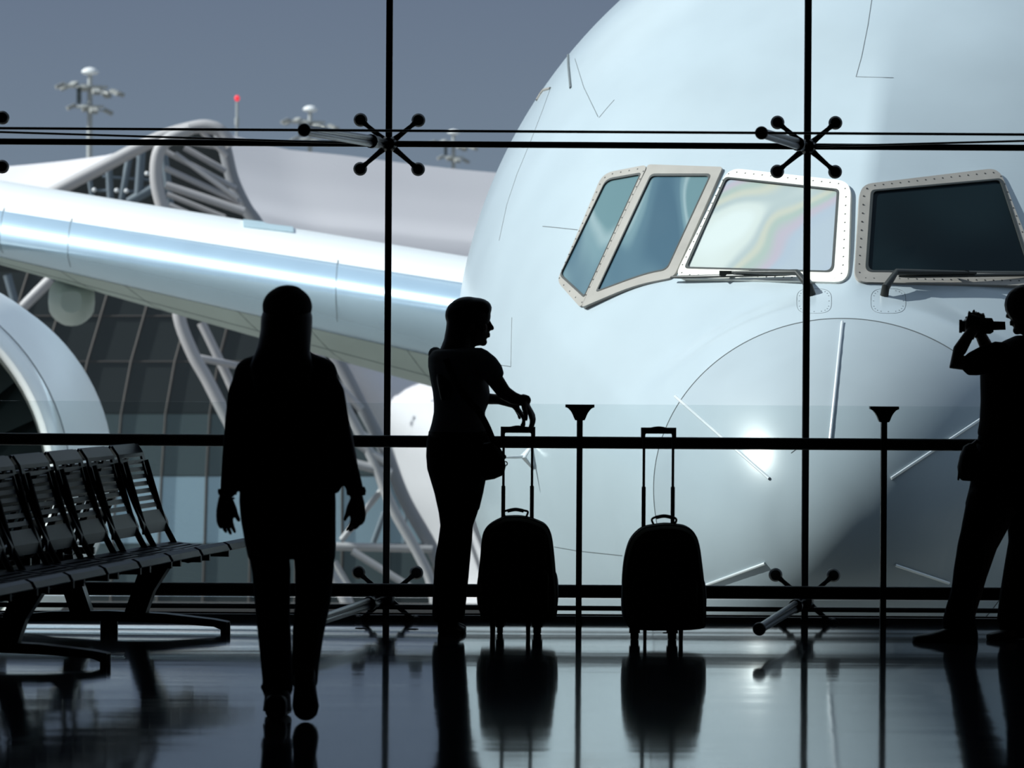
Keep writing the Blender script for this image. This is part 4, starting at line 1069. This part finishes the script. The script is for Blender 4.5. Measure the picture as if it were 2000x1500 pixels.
for (x0, x1, dy, e) in ((858, 908, -.06, -.04), (860, 909, .06, .03)):
    b = MB(); foot(b, B.p(x0, 1234, dy), B.p(x1, 1234, dy+e), .045, .085); b.obj('shoe', M_['shoe'], per)
b = MB()
c = B.p(914, 615, 0)
b.ell(c, (45/B.s, .0, 0), (0, .098, 0), (0, 0, 37/B.s), 24, 14)
b.ell(B.p(928, 600, 0), (33/B.s, 0, 0), (0, .09, 0), (0, 0, 20/B.s))
b.ell(B.p(946, 603, 0), (14.5/B.s, 0, 0), (0, .07, 0), (0, 0, 15/B.s))
B.stack(b, [(875, 925, 600, .09, 0), (871, 930, 640, .095, 0), (867, 924, 662, .09, 0), (856, 918, 690, .085, -.03), (850, 905, 715, .06, -.08), (855, 895, 750, .045, -.12), (862, 884, 780, .02, -.13)])
remesh('hair', b, .007, M_['hair'], per, 2)
bagt = thing('shoulder_bag', 'dark shoulder bag hanging at the standing woman\'s hip on a long strap', 'bag', (B.p(965, 900).x, d-.14, B.p(965, 935).z))
b = MB(); rr = []
for u, k_ in ((-.06, .75), (-.045, .95), (0, 1), (.045, .95), (.06, .75)):
    rr.append([B.p(962+(x-962)*k_, 898+(y-898)*k_, -.19+u) for x, y in ((945, 862), (960, 860), (974, 872), (985, 890), (988, 908), (984, 924), (966, 932), (948, 935), (938, 925), (936, 895), (939, 872))])
b.rings(rr); bb = b.obj('pouch', M_['bag'], bagt)
b = MB(); b.tube(smoothpts([B.p(872, 700, -.17), B.p(890, 742, -.19), B.p(912, 775, -.185), B.p(935, 800, -.19), B.p(952, 830, -.19), B.p(968, 868, -.19), B.p(984, 892, -.19)], 5), .0155, 8, .35, up=Vector((0, 1, 0))); b.obj('strap', M_['bag'], bagt)
for x, y in ((984, 889), (987, 902)):
    b = MB(); b.tube([B.p(x, y, -.19)+Vector((math.cos(a)*.010, 0, math.sin(a)*.010)) for a in [2*math.pi*k_/14 for k_ in range(14)]], .003, 6, closed=True, up=Vector((0, 1, 0))); b.obj('ring', M_['pole'], bagt)

# --- photographer at the right edge
d = 21.45
C = Fig(d, P(1960, 1247, d).z)
per = thing('person', 'man in dark clothes filming the aircraft at the right edge', 'person', (C.p(1990, 1245).x, d, 0))
b = MB()
head(b, C.p(2012, 603, 0), Vector((-1, .25, -.03)), k=1.06, neck_to=C.p(2018, 668))
C.stack(b, [(1990, 2045, 655, .07, 0), (1950, 2075, 690, .14, 0), (1925, 2070, 740, .16, 0), (1925, 2068, 800, .15, 0), (1925, 2065, 860, .15, 0), (1920, 2065, 920, .15, 0), (1930, 2060, 965, .13, 0)])
C.lb(b, [(1935, 690, 19, -.14), (1890, 705, 17, -.17), (1857, 706, 14, -.17), (1868, 680, 13.5, -.16), (1884, 655, 11, -.14), (1893, 644, 10.5, -.12)])
C.lb(b, [(2040, 690, 22, .14), (1990, 720, 18, .20), (1948, 700, 15, .20), (1930, 670, 13, .13), (1915, 645, 10.5, .06)])
hand(b, C.p(1890, 650, -.11), (.30, 0, .95), (1, 0, .1), (.1, 1, 0), curl=.75, size=1.0, thumb=.7)
hand(b, C.p(1915, 650, .06), (-.1, 0, 1), (-1, 0, 0), (0, -1, 0), curl=.85, size=.9, thumb=.7)
C.lb(b, [(1950, 985, 36, -.05), (1917, 1060, 28, -.07), (1903, 1120, 21, -.08), (1885, 1200, 15, -.09), (1878, 1222, 14, -.09)])
C.lb(b, [(2020, 985, 38, .05), (2012, 1060, 30, .07), (2000, 1120, 23, .08), (1990, 1200, 15, .08), (1990, 1222, 14, .08)])
foot(b, C.p(1898, 1243, -.09), C.p(1806, 1243, -.13), .038, .07); foot(b, C.p(2010, 1243, .08), C.p(1950, 1243, .0), .038, .07)
remesh('body', b, .005, M_['skin'], per, 1)
b = MB()
C.stack(b, [(1985, 2050, 652, .09, 0), (1962, 2070, 662, .14, 0), (1935, 2085, 678, .18, 0), (1917, 2085, 700, .19, 0), (1914, 2080, 730, .19, 0), (1915, 2078, 780, .18, 0), (1913, 2076, 820, .175, 0), (1909, 2074, 842, .175, 0), (1911, 2072, 850, .17, 0)], pw=.9)
C.lb(b, [(1945, 690, 28, -.14), (1915, 700, 28, -.16), (1893, 707, 24, -.17)])
b.limb([(C.p(1900, 690, -.17), 12/C.s), (C.p(1887, 722, -.17), 8/C.s)])
C.lb(b, [(2050, 690, 30, .12), (2010, 712, 26, .17), (1985, 720, 24, .2)])
remesh('shirt', b, .008, M_['black_cloth'], per, 2)
b = MB()
C.stack(b, [(1911, 2072, 845, .165, 0), (1905, 2072, 880, .17, 0), (1898, 2072, 920, .175, 0), (1893, 2070, 950, .17, 0), (1884, 2066, 985, .15, 0)], pw=.9)
C.lb(b, [(1929, 975, 43, -.05), (1918, 1005, 39, -.06), (1903, 1045, 32, -.07), (1898, 1062, 31, -.07), (1888, 1110, 29, -.08), (1882, 1150, 28, -.085), (1871, 1190, 29, -.09), (1869, 1212, 33, -.09)])
C.lb(b, [(2015, 975, 48, .05), (2014, 1010, 46, .06), (2008, 1060, 36, .07), (1997, 1110, 33, .08), (1989, 1160, 33, .08), (1986, 1212, 36, .08)])
b.limb([(C.p(1880, 1210, -.09), 24/C.s), (C.p(1858, 1220, -.09), 12/C.s)])
remesh('trousers', b, .0085, M_['jeans'], per, 2)
b = MB(); foot(b, C.p(1904, 1247, -.09), C.p(1778, 1247, -.14), .050, .085); b.obj('shoe', M_['shoe'], per)
b = MB(); foot(b, C.p(2025, 1247, .10), C.p(1930, 1247, .0), .050, .085); b.obj('shoe', M_['shoe'], per)
b = MB(); b.ell(C.p(2008, 592, 0), (47/C.s, 0, 0), (0, .092, 0), (0, 0, 41/C.s)); B_ = b.ell(C.p(2022, 615, 0), (33/C.s, 0, 0), (0, .088, 0), (0, 0, 34/C.s)); remesh('hair', b, .007, M_['hair'], per, 2)
camt = thing('camcorder', 'small camcorder raised to the man\'s face in both hands', 'camera', tuple(C.p(1915, 648, -.03)))
b = MB(); b.rings([[C.p(x, y, dy) for x, y in ((1884, 622), (1890, 616), (1935, 618), (1938, 624), (1938, 645), (1932, 649), (1890, 649), (1884, 644))] for dy in (-.06, -.03, .02, .04)]); b.obj('camera_body', M_['plastic'], camt, False)
b = MB(); b.lathe(C.p(1886, 634, -.02), (-1, .1, 0), [(0, .028), (.018, .028), (.02, .033), (.034, .033), (.034, .022)], 20); b.obj('lens', M_['plastic'], camt)
b = MB(); b.rings([[C.p(x, y, dy) for x, y in ((1930, 624), (1962, 625), (1963, 641), (1930, 642))] for dy in (-.03, .02)]); b.obj('viewfinder', M_['plastic'], camt, False)
pt = thing('waist_pouch', 'small black pouch clipped to the belt of the filming man', 'pouch', tuple(C.p(1888, 935, -.1)))
b = MB()
b.rings([[C.p(1888+(x-1888)*k_, 898+(y-898)*k_, -.08+u) for x, y in ((1890, 862), (1900, 862), (1908, 880), (1905, 920), (1893, 935), (1876, 934), (1870, 928), (1868, 908), (1873, 885), (1880, 868))] for u, k_ in ((-.06, .8), (-.04, 1), (.04, 1), (.06, .8))]); b.obj('pouch_body', M_['bag'], pt)
b = MB(); b.limb([(C.p(1872, 910, -.09), .01), (C.p(1868, 932, -.09), .005)]); b.obj('strap_end', M_['bag'], pt)
b = MB(); b.tube([C.p(1892, 868, -.09), C.p(1903, 858, -.10), C.p(1912, 862, -.10)], .010, 8); b.obj('belt_clip', M_['plastic'], pt)
